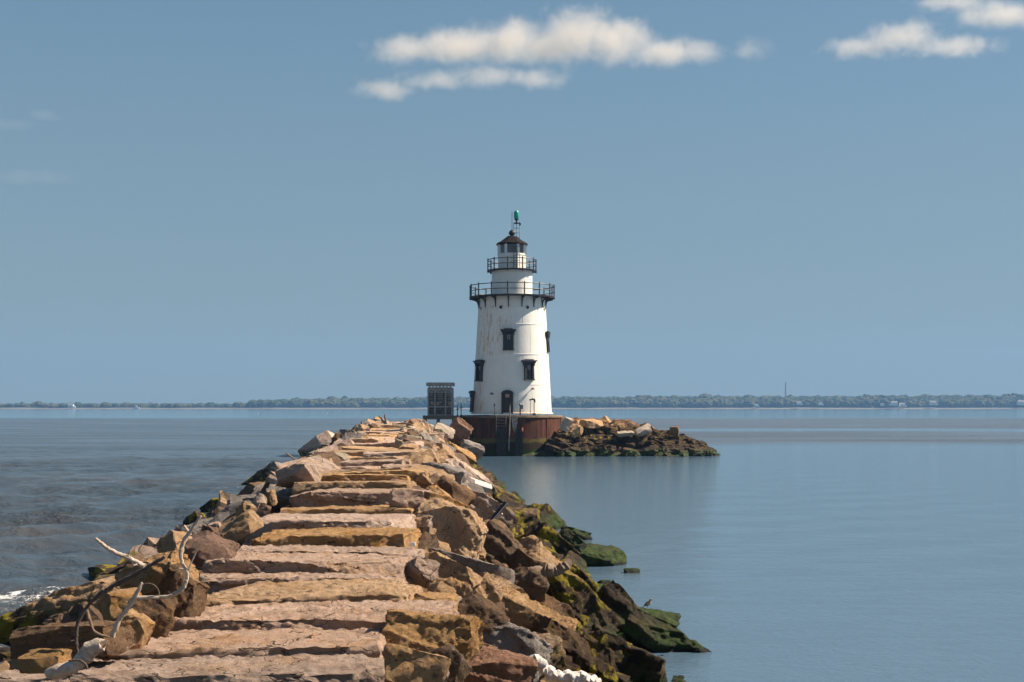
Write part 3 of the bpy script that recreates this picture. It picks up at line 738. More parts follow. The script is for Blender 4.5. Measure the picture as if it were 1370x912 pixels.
# portholes
for a in (-63.6, -18.6, 26.4, 71.4, 116.4, 161.4, 206.4, 251.4):
    c, o, r = on_wall(a, lz(414)); mb = MB()
    ring = [c+o*.03+r*(.2*math.cos(x))+Vector((0, 0, .2*math.sin(x))) for x in np.linspace(0, 2*math.pi, 15)]
    mb.tube(ring, .045, 6); ph = mb.build('porthole', M['tower'], LH)
    mb = MB(); pts = [c+o*.035+r*(.18*math.cos(x))+Vector((0, 0, .18*math.sin(x))) for x in np.linspace(0, 2*math.pi, 16)[:-1]]
    mb.add(pts+[q-o*.1 for q in pts], [tuple(range(15)), tuple(range(29, 14, -1))]+[(i, (i+1) % 15, 15+(i+1) % 15, 15+i) for i in range(15)])
    mb.build('pane', M['glass'], ph)
# galleries
def gallery(name, zdeck, rad, rin, nposts, off, ztoprail, brackets, drop, wallr):
    mb = MB(); mb.lathe([(rin, zdeck-.12), (rad-.05, zdeck-.12), (rad, zdeck-.14), (rad+.03, zdeck-.02), (rad, zdeck), (rin, zdeck), (rin, zdeck-.12)], n=72, cap=False)
    g = mb.build(name, M['black'], LH)
    h = ztoprail-zdeck
    for fz, rr in ((.93, .042), (.46, .036)):
        mb = MB(); mb.tube([((rad-.04)*math.sin(a), -(rad-.04)*math.cos(a), zdeck+h*fz) for a in np.linspace(0, 2*math.pi, 73)], rr, 6)
        mb.build('rail', M['black'], g)
    for k in range(nposts):
        a = R(off+k*360/nposts); x, y = (rad-.04)*math.sin(a), -(rad-.04)*math.cos(a)
        mb = MB(); mb.lathe([(.07, -.24), (.07, .0), (.055, .05), (.055, h*.42), (.08, h*.46), (.055, h*.5), (.055, h*.89), (.08, h*.93), (.05, h*.98), (.065, h*1.03), (.0, h*1.08)], (x, y, zdeck), 8)
        mb.build('post', M['black'], g)
        if brackets:
            s_, c_ = math.sin(a), -math.cos(a); mb = MB()
            zb = zdeck-drop
            P1 = [Vector((wallr(zb)*s_, wallr(zb)*c_, zb)), Vector(((wallr(zb)+.05)*s_, (wallr(zb)+.05)*c_, zdeck-drop*.6)),
                  Vector(((wallr(zb)+.22)*s_, (wallr(zb)+.22)*c_, zdeck-drop*.32)), Vector(((rad-.2)*s_, (rad-.2)*c_, zdeck-.2))]
            pp = smoothpath(P1, 5)
            for q1, q2 in zip(pp[:-1], pp[1:]): mb.bar(q1, q2+(q2-q1)*.15, .075, .12)
            mb.bar((wallr(zb)*s_, wallr(zb)*c_, zb-.1), (wallr(zdeck)*s_, wallr(zdeck)*c_, zdeck-.12), .08, .1)
            mb.bar((wallr(zdeck)*s_, wallr(zdeck)*c_, zdeck-.17), ((rad-.05)*s_, (rad-.05)*c_, zdeck-.17), .08, .1)
            mb.build('bracket', M['black'], g)
    return g
zg = lz(397.5); gallery('lower_gallery', zg, 57/LS, 1.7, 16, -5.8, lz(382), True, 1.0, tr)
Rw = 27.2/LS; zu = lz(361.5)
mb = MB(); mb.lathe([(Rw+.1, zg), (Rw+.1, zg+.06), (Rw, zg+.08), (Rw, zu-.35), (Rw+.03, zu-.34), (Rw+.03, zu-.3), (Rw, zu-.29), (Rw, zu-.1)], n=72); mb.build('watch_room_wall', M['tower'], LH)
gallery('upper_gallery', zu, 33/LS, 1.0, 10, -10.5, lz(347), False, .5, lambda z: Rw)
# lantern: octagon, a face towards the camera
Rl = 18.2/LS/math.cos(R(22.5)); zs_ = lz(341.5); ze = lz(327)
mb = MB(); mb.lathe([(Rl+.02, zu), (Rl+.02, zs_-.06), (Rl+.06, zs_-.05), (Rl+.06, zs_), (Rl-.12, zs_)], n=8, a0=22.5, a1=382.5, smooth=False); LW = mb.build('lantern_wall', M['tower'], LH)
mb = MB(); mb.lathe([(Rl-.06, zs_), (Rl-.06, ze)], n=8, a0=22.5, a1=382.5, smooth=False, cap=False)
t = NT('lantern_clear_glass')
tr_ = t.new('ShaderNodeBsdfTransparent'); gl = t.new('ShaderNodeBsdfGlossy'); gl.inputs['Roughness'].default_value = .05; mx = t.new('ShaderNodeMixShader'); mx.inputs[0].default_value = .12
t.l.new(tr_.outputs[0], mx.inputs[1]); t.l.new(gl.outputs[0], mx.inputs[2]); t.l.new(mx.outputs[0], t.out.inputs[0])
tr_.inputs[0].default_value = (.10, .13, .13, 1)
mb.build('lantern_pane', t.m, LH)
mb = MB()
for k in range(8):
    a = R(22.5+45*k); x, y = Rl*math.sin(a), -Rl*math.cos(a); mb.bar((x, y, zs_), (x, y, ze), .15, .15)
mb.lathe([(Rl-.08, zs_), (Rl+.04, zs_), (Rl+.04, zs_+.12), (Rl-.08, zs_+.12)], n=8, a0=22.5, a1=382.5, smooth=False, cap=False)
mb.build('lantern_frame', M['white'], LH)
# wide shaded side panels as in the photo
mb = MB()
for k in (-1, 1):
    a = R(45*k); c = Vector((Rl*.9*math.sin(a), -Rl*.9*math.cos(a), (zs_+ze)/2)); r = Vector((math.cos(a), math.sin(a), 0))
    for q in (-1, 1): mb.bar(c+r*q*.36-Vector((0, 0, .48)), c+r*q*.36+Vector((0, 0, .48)), .16, .06)
mb.build('lantern_shutter', M['white'], LH)
mb = MB(); zb_ = lz(316); rb = .24
mb.lathe([(Rl+.14, ze-.07), (Rl+.2, ze-.02), (Rl+.14, ze+.06), (Rl*.80, ze+.28), (Rl*.52, ze+.55), (Rl*.3, ze+.78), (.2, zb_)], n=8, a0=22.5, a1=382.5, smooth=False); RF = mb.build('lantern_roof', M['roof'], LH)
mb = MB(); mb.lathe([(.2, zb_-.02), (.17, zb_+.08), (.29, zb_+.2), (.31, zb_+.32), (.25, zb_+.46), (.14, zb_+.56), (.05, zb_+.62), (0, zb_+.66)], n=20); mb.build('ventilator_ball', M['black'], RF)
mb = MB(); mb.tube([(0, 0, zb_+.6), (0, 0, lz(283.5))], .028, 6); mb.build('lightning_rod', M['black'], RF)
# old lens inside the lantern
mb = MB(); mb.lathe([(.3, zs_-.1), (.1, zs_-.05), (.06, zs_+.2), (.14, zs_+.3), (.2, zs_+.42), (.2, zs_+.68), (.1, zs_+.8)], (-.05, -.2, 0), 14); mb.build('lantern_lens', M['greenglass'], LH)
# ladder mast with the green beacon
mx_, my_ = 5.9/LS+.02, -Rl-.38
mb = MB(); zm0, zm1 = lz(357), lz(301.5)
xs2 = (mx_-.27, mx_, mx_+.27)
for x in xs2: mb.tube([(x, my_, zm0-.3), (x, my_, zm1 if x != xs2[2] else lz(303))], .026, 6)
for x in (xs2[0], xs2[2]): mb.tube([(x, my_+.42, zm0-.3), (x, my_+.42, zm1)], .022, 6)
z = zm0
while z < zm1+.01:
    mb.tube([(xs2[0], my_, z), (xs2[2], my_, z)], .019, 5); mb.tube([(xs2[0], my_, z), (xs2[0], my_+.42, z)], .015, 5); z += .42
mb.bar((xs2[0]-.03, my_+.1, zm1), (xs2[2]+.03, my_+.1, zm1), .3, .04)
mast = mb.build('beacon_mast', M['black'], LH)
mb = MB(); mb.lathe([(.09, lz(303)), (.09, lz(302)), (.07, lz(299)), (.15, lz(297.5)), (.2, lz(297)), (.2, lz(296.2))], (mx_-.02, my_+.1, 0), 14); mb.build('beacon_base', M['black'], mast)
mb = MB(); b0, b1 = lz(296.4), lz(285)
mb.lathe([(.16, b0), (.23, b0+.1), (.245, b0+.3), (.23, b0+.5), (.22, b1-.16), (.15, b1-.05), (0, b1)], (mx_-.02, my_+.1, 0), 20); mb.build('beacon_lamp', M['green'], mast)
mb = MB(); mb.box((xs2[2]+.03, my_, lz(303.5)), (.16, .16, .18)); mb.tube([(xs2[2]+.03, my_, lz(303)), (xs2[2]+.09, my_, lz(302))], .06, 6); mb.build('small_sensor', M['black'], mast)
# lamps on the wall by the door
for px, py, ang in ((659, 528, -28), (710, 521.5, 29)):
    c, o, r = on_wall(ang, lz(py)); mb = MB()
    mb.bar(c, c+o*.3+Vector((0, 0, .12)), .05); mb.lathe([(.05, .08), (.19, -.04), (.17, -.07), (.06, -.12)], c+o*.32+Vector((0, 0, .1)), 12)
    mb.build('wall_lamp', M['deviceg'], LH)

# rusty round base
CR = 4.72; zc1 = lz(555)
LC = empty('caisson', (-.1, LY, 0)); tag(LC, 'round rusty iron base of the lighthouse, green with weed at the waterline', 'foundation')
mb = MB(); mb.lathe([(CR, -1.5), (CR, .8), (CR-.03, zc1-.25)], n=96); mb.build('caisson_wall', M['rust'], LC)
mb = MB(); mb.lathe([(0, zc1-.05), (R0+.0, zc1-.0), (CR+.03, zc1-.03), (CR+.06, zc1-.08), (CR+.06, zc1-.22), (CR-.06, zc1-.25)], n=96); mb.build('deck', M['concrete'], LC)
for j in range(6):
    a = R(-80+j*31); mb = MB(); mb.bar(((CR+.01)*math.sin(a), -(CR+.01)*math.cos(a), -.5), ((CR-.0)*math.sin(a), -(CR-.0)*math.cos(a), zc1-.26), .1, .05); mb.build('plate_rib', M['rust'], LC)
yf = -CR-.1
def cy(x, r=CR+.1): return -math.sqrt(max(r*r-x*x, .01))
x0, x1 = (664-CX)/15+.1, (677-CX)/15+.1
lad = MB()
for x in (x0, x1): lad.tube([(x, cy(x), 2.0), (x, cy(x), zc1+.05)], .04, 6)
lo = lad.build('ladder', M['pipe'], LC)
z = zc1-.15
while z > 2.1:
    r_ = MB(); r_.tube([(x0, cy(x0), z), (x1, cy(x1), z)], .028, 6); r_.build('rung', M['pipe'], lo); z -= .27
xx = (681.5-CX)/15+.1
mb = MB(); mb.tube([(xx+.05, cy(xx)-.12, zc1+.9), (xx+.04, cy(xx)-.12, zc1-.3), (xx-.05, cy(xx)-.1, .5)], .055, 8); mb.build('drain_pipe', M['pipe'], LC)
mb = MB(); a0 = R(.9)
pa = [(684, 557), (693, 557), (692, 567), (689, 580), (686, 574)]
vv = [(((q[0]-CX)/15+.1), cy((q[0]-CX)/15+.1, CR+.07), EYE-(q[1]-HY)/15) for q in pa]
mb.add(vv+[(a, b+.06, c) for a, b, c in vv], [(0,1,2,3,4), (9,8,7,6,5)]+[(i, (i+1) % 5, 5+(i+1) % 5, 5+i) for i in range(5)]); mb.build('scraped_patch', M['peel'], LC)
mb = MB(); mb.lathe([(.0, 0), (.09, .02), (.1, .2), (.06, .34), (0, .36)], ((698.5-CX)/15+.1, cy(.9)-.12, lz(580)+.3), 10); mb.build('float', plain('orange_float', (.5, .13, .07), (.4, .1, .05)), LC)
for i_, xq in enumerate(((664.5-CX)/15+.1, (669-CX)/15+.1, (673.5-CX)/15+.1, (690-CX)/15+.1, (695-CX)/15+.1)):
    mb = MB(); xq += .12; mb.box((xq, cy(xq, CR+.1), .55), (.29, .3, 3.7+.25*(i_ % 3))); mb.build('recess_shade_strip', M['recess_shade'], LC)  # dark upright boxes added to stand in for shade below the ladder
# fittings standing on the base
def deck_pt(px, r=4.3): 
    x = (px-CX)*114/FPX; return Vector((x, LY-math.sqrt(r*r-x*x), zc1-.04))
p = deck_pt(661.5); mb = MB(); mb.tube([p, p+Vector((0, 0, 1.0))], .025, 6); mb.lathe([(.05, .85), (.06, .95), (.04, 1.1)], p, 8)
tag(mb.build('post', M['black']), 'thin dark post on the rusty base left of the lighthouse door', 'post')
p = deck_pt(696); D = empty('fog_detector', p); tag(D, 'grey box device on a short black stand right of the lighthouse door', 'device')
mb = MB(); mb.tube([(0, 0, 0), (0, 0, 1.0)], .06, 8); mb.lathe([(.14, 0), (.14, .05), (.06, .08)], (0, 0, 0), 10); mb.build('stand', M['black'], D)
mb = MB(); mb.box((.1, 0, .78), (.3, .25, .36)); mb.tube([(-.06, 0, .9), (-.04, 0, 1.12)], .07, 8); mb.build('housing', M['deviceg'], D)
p = deck_pt(712.5); D = empty('davit', p); tag(D, 'black twin legged davit with a crossed top on the base right of the door', 'davit')
for dx in (-.2, .14):
    mb = MB(); mb.tube([(dx, 0, 0), (dx, 0, 1.45)], .03 if dx < 0 else .045, 6); mb.build('leg', M['pipe'] if dx < 0 else M['black'], D)
mb = MB(); mb.bar((-.3, 0, 1.42), (.2, 0, 1.5), .1, .12); mb.tube([(.2, 0, 1.48), (.24, 0, 1.2)], .05, 6); mb.bar((-.05, 0, 1.55), (.12, 0, 1.42), .12, .1); mb.build('head', M['black'], D)
mb = MB(); mb.box((.14, 0, .12), (.3, .24, .24)); mb.build('foot', M['deviceg'], D)
p = deck_pt(733, 4.4); mb = MB(); mb.tube([p, p+Vector((0, 0, 1.0))], .018, 6); mb.lathe([(.05, 0), (.05, .06), (.02, .08)], p, 8)
tag(mb.build('post', M['pipe']), 'thin pale post at the right rim of the rusty base', 'post')
for px, hh, lab in ((612, 1.0, 'short thin post on the platform between the iron cage and the lighthouse'), (617, 1.15, 'taller stubby post with a cross piece beside the lighthouse foot')):
    p = Vector(((px-CX)*117/FPX, 117, zc1-.1)); mb = MB(); mb.tube([p, p+Vector((0, 0, hh))], .04, 6)
    mb.bar(p+Vector((-.12, 0, hh*.62)), p+Vector((.14, 0, hh*.7)), .07); mb.bar(p+Vector((-.1, 0, .05)), p+Vector((.12, 0, .1)), .08)
    tag(mb.build('post', M['black']), lab, 'post')

# platform and the old iron cabin
PY = 117.0; PS = FPX/PY
def pz(py): return EYE-(py-HY)/PS
def pxx(px): return (px-CX)/PS
PL = empty('platform', (pxx(590), PY, pz(562))); tag(PL, 'low timber platform joined to the left of the rusty base', 'platform')
mb = MB(); mb.box((0, .4, .24), (pxx(614)-pxx(568), 3.4, .3)); 
for k in range(9): mb.box((-1.45+k*.36, -1.32, .42), (.3, .1, .06))
mb.build('deck', M['plank'], PL)
for x in (-1.4, -.2, 1.2):
    mb = MB(); mb.box((x, -1.0, -.9), (.3, .3, 2.0)); mb.build('leg', M['plank'], PL)
CB = empty('iron_cabin', (pxx(589.5), PY, pz(556.5))); tag(CB, 'small weathered grey iron cabin with panelled sides beside the lighthouse', 'cabin')
t = NT('weathered_grey_iron'); v = t.coords(); n = t.noise(v, 4, 7, .75); n2 = t.noise(v, 14, 4, .7)
c = t.mix(t.ramp(n, .38, .62), (.26, .25, .24), (.42, .40, .38)); c = t.mix(t.ramp(n2, .55, .7, 0, .7), c, (.04, .035, .03))
M['cabin'] = t.set(c, .75, 0, t.bump(n2, .02, .6), .3)
M['cabindark'] = plain('dark_iron_panel', (.05, .048, .048), (.13, .12, .115), .8, 0, 5)
ch = pz(512)-pz(556.5); cw = 33/PS; hw_ = cw/2
mb = MB(); mb.box((0, 0, ch*.43), (cw-.14, cw-.14, ch*.86)); mb.build('wall', M['cabindark'], CB)
mb = MB()
for x in (-1, -.42, .48, 1): 
    mb.box((x*(hw_-.06), -hw_+.02, ch*.42), (.13, .12, ch*.84)); mb.box((x*(hw_-.06), hw_-.02, ch*.42), (.13, .12, ch*.84))
for y in (-.4, .4):
    for sgn in (-1, 1): mb.box((sgn*(hw_-.02), y*hw_, ch*.42), (.12, .13, ch*.84))
for z in (.1, ch*.28, ch*.72): 
    mb.box((0, -hw_+.05, z), (cw, .1, .12)); mb.box((0, hw_-.05, z), (cw, .1, .12))
mb.build('corner_frame', M['cabin'], CB)
mb = MB(); mb.box((0, 0, ch*.8), (cw+.02, cw+.02, ch*.08)); mb.box((0, 0, ch*.95), (cw+.22, cw+.22, ch*.1)); mb.box((0, 0, ch*.995), (cw+.1, cw+.1, .06))
for k in range(7): mb.box((-hw_+.18+k*(cw-.36)/6, -hw_-.03, ch*.87), (.14, .1, ch*.07))
mb.bar((-.1, -hw_-.07, ch*.76), (.12, -hw_-.07, ch*1.0), .3, .1)
mb.build('cornice', M['cabin'], CB)
for x in (-.62, -.16, .78):
    mb = MB(); mb.box((x*hw_*1.0, -hw_+.03, ch*.38), (.24, .06, .32)); mb.build('pale_panel', M['pipe'], CB)
for k, x in enumerate((-.7, .02, .74)):
    mb = MB()
    for z in (.42, .52, .60, .66): mb.box((x*hw_, -hw_+.05, ch*z), (.42 if k == 1 else .3, .05, .07))
    mb.build('louvre', M['cabin'], CB)

# old timbers sticking up at the end of the path, sticks and litter on the stones
def stick(px, pts, rads, mat, name, lab, cat, Y, group=None, wob=.25, dy=None, n=9, k=6):
    P3 = [W(a, b, Y+(dy[i] if dy else 0)) for i, (a, b) in enumerate(pts)]
    pp = smoothpath(P3, k); rr = np.interp(np.linspace(0, 1, len(pp)), np.linspace(0, 1, len(rads)), rads)*Y/FPX*(1 if wob > .3 else .78)
    q_ = random.Random(px); m_ = max(rads)*Y/FPX
    pp = [p+Vector((q_.gauss(0, .07), q_.gauss(0, .07), q_.gauss(0, .07)))*m_ for p in pp]
    rr = [r*(1+.05*q_.gauss(0, 1)) for r in rr]
    mb = MB(); mb.tube(pp, list(rr), n, max(wob, .38), px)
    if len(pp) > 20 and max(rads) < 6:
        for i in q_.sample(range(3, len(pp)-3), 3):
            d = Vector((q_.uniform(-1, 1), q_.uniform(-1, 0), q_.uniform(-.2, 1))).normalized()
            mb.tube([pp[i], pp[i]+d*rr[i]*1.6, pp[i]+d*rr[i]*q_.uniform(2, 4)], [rr[i]*.6, rr[i]*.4, rr[i]*.2], 6, .3, i)
    return mb, name, lab, cat, group, mat
def put(*a, **k):
    mb, name, lab, cat, group, mat = stick(*a, **k); return tag(mb.build(name, M[mat]), lab, cat, group)
put(1, [(486, 582), (485, 572), (483.5, 563)], [2.6, 2, 1.4], 'plank', 'timber_stump', 'broken timber post leaning up on the left edge of the far breakwater', 'post', 80)
put(2, [(517, 572), (516, 562), (514.5, 554)], [2.4, 2, 1.2], 'plank', 'timber_stump', 'upright broken timber at the far end, beside a tilted one', 'post', 88)
put(3, [(516, 568), (511, 561), (507, 556)], [1.6, 1.5, 1.3], 'plank', 'timber_stump', 'grey timber tilted left against the upright broken one', 'post', 88)
p_ = hit(247, 780).y
# forked branch
b = stick(4, [(150, 852), (158, 832), (176, 806), (190, 780)], [4.4, 4.2, 4, 2.2], 'drift', 'forked_branch', '', '', 8.0, k=8)
ob = tag(b[0].build('forked_branch', M['drift']), 'bleached forked branch curving up over the boulders left of the cap slabs', 'branch')
mb = stick(5, [(177, 799), (205, 799), (228, 797), (245, 786), (251, 768), (243, 750), (244, 728), (258, 706), (269, 690)], [3.6, 3.6, 3.8, 3.8, 3.4, 3, 3, 2.9, 1.6], 'drift', '', '', '', 8.0, k=9)[0]
mb.build('fork', M['drift'], ob)
mb = stick(6, [(250, 770), (256, 752), (264, 736), (272, 722)], [1.6, 1.1, .8, .5], 'drift', '', '', '', 8.0)[0]; mb.build('twig', M['drift'], ob)
mb = stick(7, [(186, 786), (198, 780), (210, 786), (213, 800), (204, 816)], [1.0, .9, .8, .7, .5], 'drift', '', '', '', 8.0)[0]; mb.build('twig', M['bark'], ob)
put(8, [(220, 745), (195, 760), (165, 777), (140, 790), (120, 808), (106, 828), (102, 850), (104, 872), (106, 880)], [2.8, 3.6, 4, 4, 3.8, 3.4, 3, 2.6, 2.2], 'darkstick', 'branch', 'dark branch arching down in front of the boulders to the white log', 'branch', 7.7, k=8)
put(9, [(194, 758), (176, 748), (158, 741), (140, 730), (128, 720)], [4.6, 4, 3.8, 3.2, 2.2], 'drift', 'branch', 'straight broken stick pointing up left over the water', 'branch', 9.6, k=7)
put(10, [(128, 723), (124, 725.5)], [1.8, 1.4], 'drift', 'twig', 'stub of twig at the tip of the straight broken stick', 'twig', 16.5) if False else None
put(11, [(255, 716), (250, 708), (246, 702)], [2.2, 2, 1.6], 'drift', 'twig', 'short bleached twig behind the top of the forked branch', 'twig', 15.5)
put(12, [(116, 816), (122, 836), (128, 846), (146, 852)], [2.6, 2.2, 2.2, 1.6], 'bark', 'twig', 'thin bent twig under the dark arching branch', 'twig', 7.8)
put(13, [(66, 902), (92, 893), (112, 879), (122, 868), (137, 862)], [7.5, 9.5, 9.5, 9.5, 8], 'drift', 'log', 'bleached white log lying against the left end of a cap slab', 'log', 7.5, wob=.35, n=14, k=7)
put(14, [(92, 884), (104, 883), (113, 887), (117, 895)], [2.2, 2.4, 2.4, 2], 'darkstick', 'stick', 'short dark stick crossing the bleached white log', 'stick', 7.35)
put(15, [(700, 782), (712, 772), (728, 765), (745, 763), (762, 754)], [11, 11.5, 9.5, 7, 6], 'bark', 'log', 'grey brown driftwood log jutting from the right slope', 'log', hit(730, 770, .35).y-2.4, wob=.4, n=16, k=7)
put(16, [(383, 606), (388, 610), (394, 614)], [1.2, 1.5, 1.5], 'bark', 'stick', 'short stick lying at the left edge midway out', 'stick', 36)
put(17, [(551, 614), (555, 622), (559, 630)], [1.9, 2.1, 2.2], 'drift', 'stick', 'pale stick leaning at the right end of a far cap slab', 'stick', 42)
put(18, [(638, 690), (640, 680), (642, 672)], [.5, .5, .4], 'bark', 'twig', 'hair-thin twig standing up beside the black plastic shell', 'twig', hit(664, 692, .45).y-3.2)
put(19, [(565, 566), (566, 576), (567, 588)], [2.2, 2.4, 2.2], 'drift', 'timber', 'pale timber upright at the end of the path before the platform', 'post', 84)
# black plastic shell with white edge
Ys = hit(664, 692, .45).y-3; mb = MB(); cpts = []
a, b_ = W(655, 697, Ys), W(677, 671, Ys)
ax = (b_-a).normalized(); sd_ = Vector((.72, -.3, .62)).normalized(); sd_ = (sd_-ax*sd_.dot(ax)).normalized(); nn = ax.cross(sd_)
N = 10; vv = []
for i in range(N+1):
    for j in range(9):
        q = a.lerp(b_, i/N); th_ = (j/8-.5)*math.pi; rr = .065*Ys/23*math.sin(min(1, (i+.8)/5)*1.57)
        vv.append(q+sd_*rr*math.sin(th_)+nn*rr*math.cos(th_)*.7)
mb.add(vv, [(i*9+j, i*9+j+1, (i+1)*9+j+1, (i+1)*9+j) for i in range(N) for j in range(8)], True)
sh = mb.build('plastic_shell', plain('black_plastic', (.012, .012, .014), (.02, .02, .022), .25)); 
md = sh.modifiers.new('thick', 'SOLIDIFY'); md.thickness = .012
tag(sh, 'shiny black plastic shell with a pale rim stuck among the right boulders', 'litter')
mb = MB(); mb.tube([vv[i*9+8]+Vector((0, -.01, 0)) for i in range(N+1)], .009, 6); mb.build('rim', M['white'], sh)
put(20, [(663, 694), (668, 691), (672, 687)], [1.2, 1.6, 1.4], 'drift', 'stick', 'small white stick under the black plastic shell', 'stick', Ys-.6)
M['drift']
# white block and pale board
Yk = hit(641, 655, .35).y; s_ = FPX/Yk; me = stone_mesh('block', (30/s_, 24/s_, 15/s_), 77, cuts=3, chop=.12, rough=.012, res=.07, skew=.03)
o = link('block', me, plain('white_foam_block', (.50, .48, .46), (.40, .37, .34), .8)); o.location = W(641, 653, Yk); o.rotation_euler = (R(14), R(18), R(8)); tag(o, 'clean white block lying high on the right slope', 'block')
# white knotted rope at the bottom
mb = MB(); base = [(716, 884), (728, 892), (738, 902), (752, 906), (768, 905), (786, 909), (802, 918)]
P3 = smoothpath([W(a, b, hit(750, 905, .3).y-.35) for a, b in base], 12); rs = random.Random(3)
for q in range(3):
    pts = [p+Vector((.025*math.sin(i*.9+q*2.1), .025*math.cos(i*.9+q*2.1), .025*math.sin(i*.7+q))) for i, p in enumerate(P3)]
    mb.tube(pts, [.026+.012*math.sin(i*1.3+q)+.008*rs.random() for i in range(len(pts))], 10, .3, q)
tag(mb.build('rope', plain('white_frayed_rope', (.74, .70, .66), (.55, .48, .42), .9, 0, 20, .01)), 'thick frayed white rope lying between boulders at the bottom edge', 'rope')
mb = MB(); me = stone_mesh('bottle', (.035, .03, .02), 5, cuts=4, chop=.2, rough=.002, res=.01)
o = link('litter_scrap', me, plain('blue_plastic', (.12, .30, .42), (.3, .5, .6), .2)); o.location = W(203, 850, 12); o.scale = (2.2, 1.5, 2.2); tag(o, 'tiny blue plastic scrap in a dark gap left of a cap slab', 'litter')
o = link('litter_scrap', stone_mesh('scrap', (.06, .03, .05), 6, cuts=5, chop=.3, rough=.003, res=.02), M['white']); o.location = W(552, 728, 15.2); tag(o, 'small white scrap at the right end of a cap slab', 'litter')

# ------------------------------------------------------------------ sandpiper on the green boulder
bp = W(867, 823.5, hit(868, 828, .4).y-.1)
dg = bpy.context.evaluated_depsgraph_get(); dg.update()
rh = S.ray_cast(dg, Vector((bp.x, bp.y, 3)), Vector((0, 0, -1)))
if rh[0] and rh[1].z > .05: bp = rh[1].copy()
sc_ = bp.y/FPX*15.5/.19
t = NT('sandpiper_feathers'); v = t.coords(); z = t.sep(v)[2]; n = t.noise(v, 45, 4, .7)
c = t.mix(t.ramp(n, .4, .6), (.42, .30, .22), (.24, .16, .11)); c = t.mix(t.ramp(t.math('ADD', z, t.math('MULTIPLY', t.sep(v)[0], -.6)), .10, .075), c, (.66, .60, .54))
M['bird'] = t.set(c, .9, 0, None, .1)
B = empty('sandpiper', bp); tag(B, 'small buff shorebird standing upright on the green boulder', 'bird'); B.scale = (sc_,)*3; B.rotation_euler.z = R(-12)
mb = MB(); mb.tube(smoothpath([(-.075, 0, .052), (-.05, 0, .07), (-.02, 0, .09), (.01, 0, .108), (.03, 0, .13), (.036, 0, .15), (.042, 0, .163), (.056, 0, .168), (.062, 0, .166)], 4),
    list(np.interp(np.linspace(0, 8, 33), range(9), [.004, .016, .034, .036, .026, .017, .017, .014, .006])), 14, 0, 0); body = mb.build('body', M['bird'], B)
mb = MB(); mb.tube([(.058, 0, .165), (.075, 0, .162), (.092, 0, .156)], [.005, .003, .0015], 7); mb.build('bill', M['black'], B)
for sgn in (-1, 1):
    mb = MB(); mb.lathe([(0, -.0025), (.0025, 0), (0, .0025)], (.052, sgn*.0125, .168), 8); mb.build('eye', M['black'], B)
    mb = MB(); mb.tube([(-.002, sgn*.012, .068), (-.008, sgn*.012, .035), (-.002, sgn*.012, .002)], [.006, .0035, .003], 7)
    for a in (-.5, 0, .5): mb.tube([(-.002, sgn*.012, .003), (.016*math.cos(a), sgn*.012+.016*math.sin(a), .001)], [.003, .0015], 5)
    mb.build('leg', M['bark'], B)
    mb = MB(); mb.tube(smoothpath([(.012, sgn*.03, .115), (-.02, sgn*.034, .094), (-.055, sgn*.02, .064), (-.095, sgn*.006, .04)], 4), list(np.interp(np.linspace(0, 1, 13), [0, .3, .7, 1], [.008, .018, .012, .002])), 10, flat=.45); mb.build('wing', M['bird'], B)

# gulls on the far water
for i, (px, py) in enumerate(((345, 553.2), (437, 553.2))):
    Yg = EYE*FPX/(py-HY); g = empty('gull', (W(px, py, Yg).x, Yg, 0.03)); tag(g, ('left' if i == 0 else 'right')+' one of two white gulls resting on the far water left of the lighthouse', 'gull', 'gulls on the far water')
    g.scale = (2.0,)*3
    mb = MB(); mb.tube(smoothpath([(-.3, 0, .12), (-.15, 0, .09), (0, 0, .09), (.14, 0, .14), (.2, 0, .26), (.24, 0, .32), (.29, 0, .32)], 4), list(np.interp(np.linspace(0, 6, 25), range(7), [.01, .07, .11, .09, .05, .05, .02])), 10); mb.build('body', M['white'], g)
    mb = MB(); mb.tube([(.28, 0, .32), (.36, 0, .3)], [.015, .006], 6); mb.build('bill', M['notice'], g)

# ------------------------------------------------------------------ far shore
FY = 2090.; FS = FPX/FY
def topL(px): return float(np.interp(px, [-400, 0, 60, 100, 150, 200, 260, 330, 400, 500, 560, 640, 740, 860, 1000, 1150, 1370, 1800], [541, 540, 540, 539, 541, 542, 541, 538, 535, 534, 533, 531, 531, 531, 530, 529, 527.5, 526]))
t = NT('shore_ground'); p = t.pos(); n = t.noise(p, .02, 5)
M['shore'] = t.set(t.mix(t.ramp(n, .4, .6), (.05, .07, .03), (.08, .085, .04)), .95)
M['sand'] = plain('beach_sand', (.17, .155, .13), (.11, .10, .085), .9, 0, .02, .01)
mb = MB(); pxs = np.linspace(-1300, 2700, 260); v = []
prof = [(0, 0), (14, .02), (60, .35), (160, .62), (330, .72), (600, .5)]
for dy_, k in prof:
    for px in pxs:
        x = (px-CX)/FS; h = max(0, (547-topL(px))/FS-8.5); z = k*h+(1.5 if dy_ > 0 else -1)
        v.append((x, FY+dy_+6*math.sin(px*.013), z))
n = len(pxs); mb.add(v, [(j*n+i, j*n+i+1, (j+1)*n+i+1, (j+1)*n+i) for j in range(len(prof)-1) for i in range(n-1)], True)
tag(mb.build('far_shore_hills', M['shore']), 'low hills of the far shore', None, None, 'structure')
mb = MB(); v = []
for dy_, z in ((-14, -.5), (-3, .9), (9, 2.2)):
    for px in pxs: v.append(((px-CX)/FS, FY+dy_+6*math.sin(px*.013), z+(.9 if z > 0 else 0)*noise.noise(Vector((px*.02, 0, 0)))))
mb.add(v, [(j*n+i, j*n+i+1, (j+1)*n+i+1, (j+1)*n+i) for j in range(2) for i in range(n-1)], True)
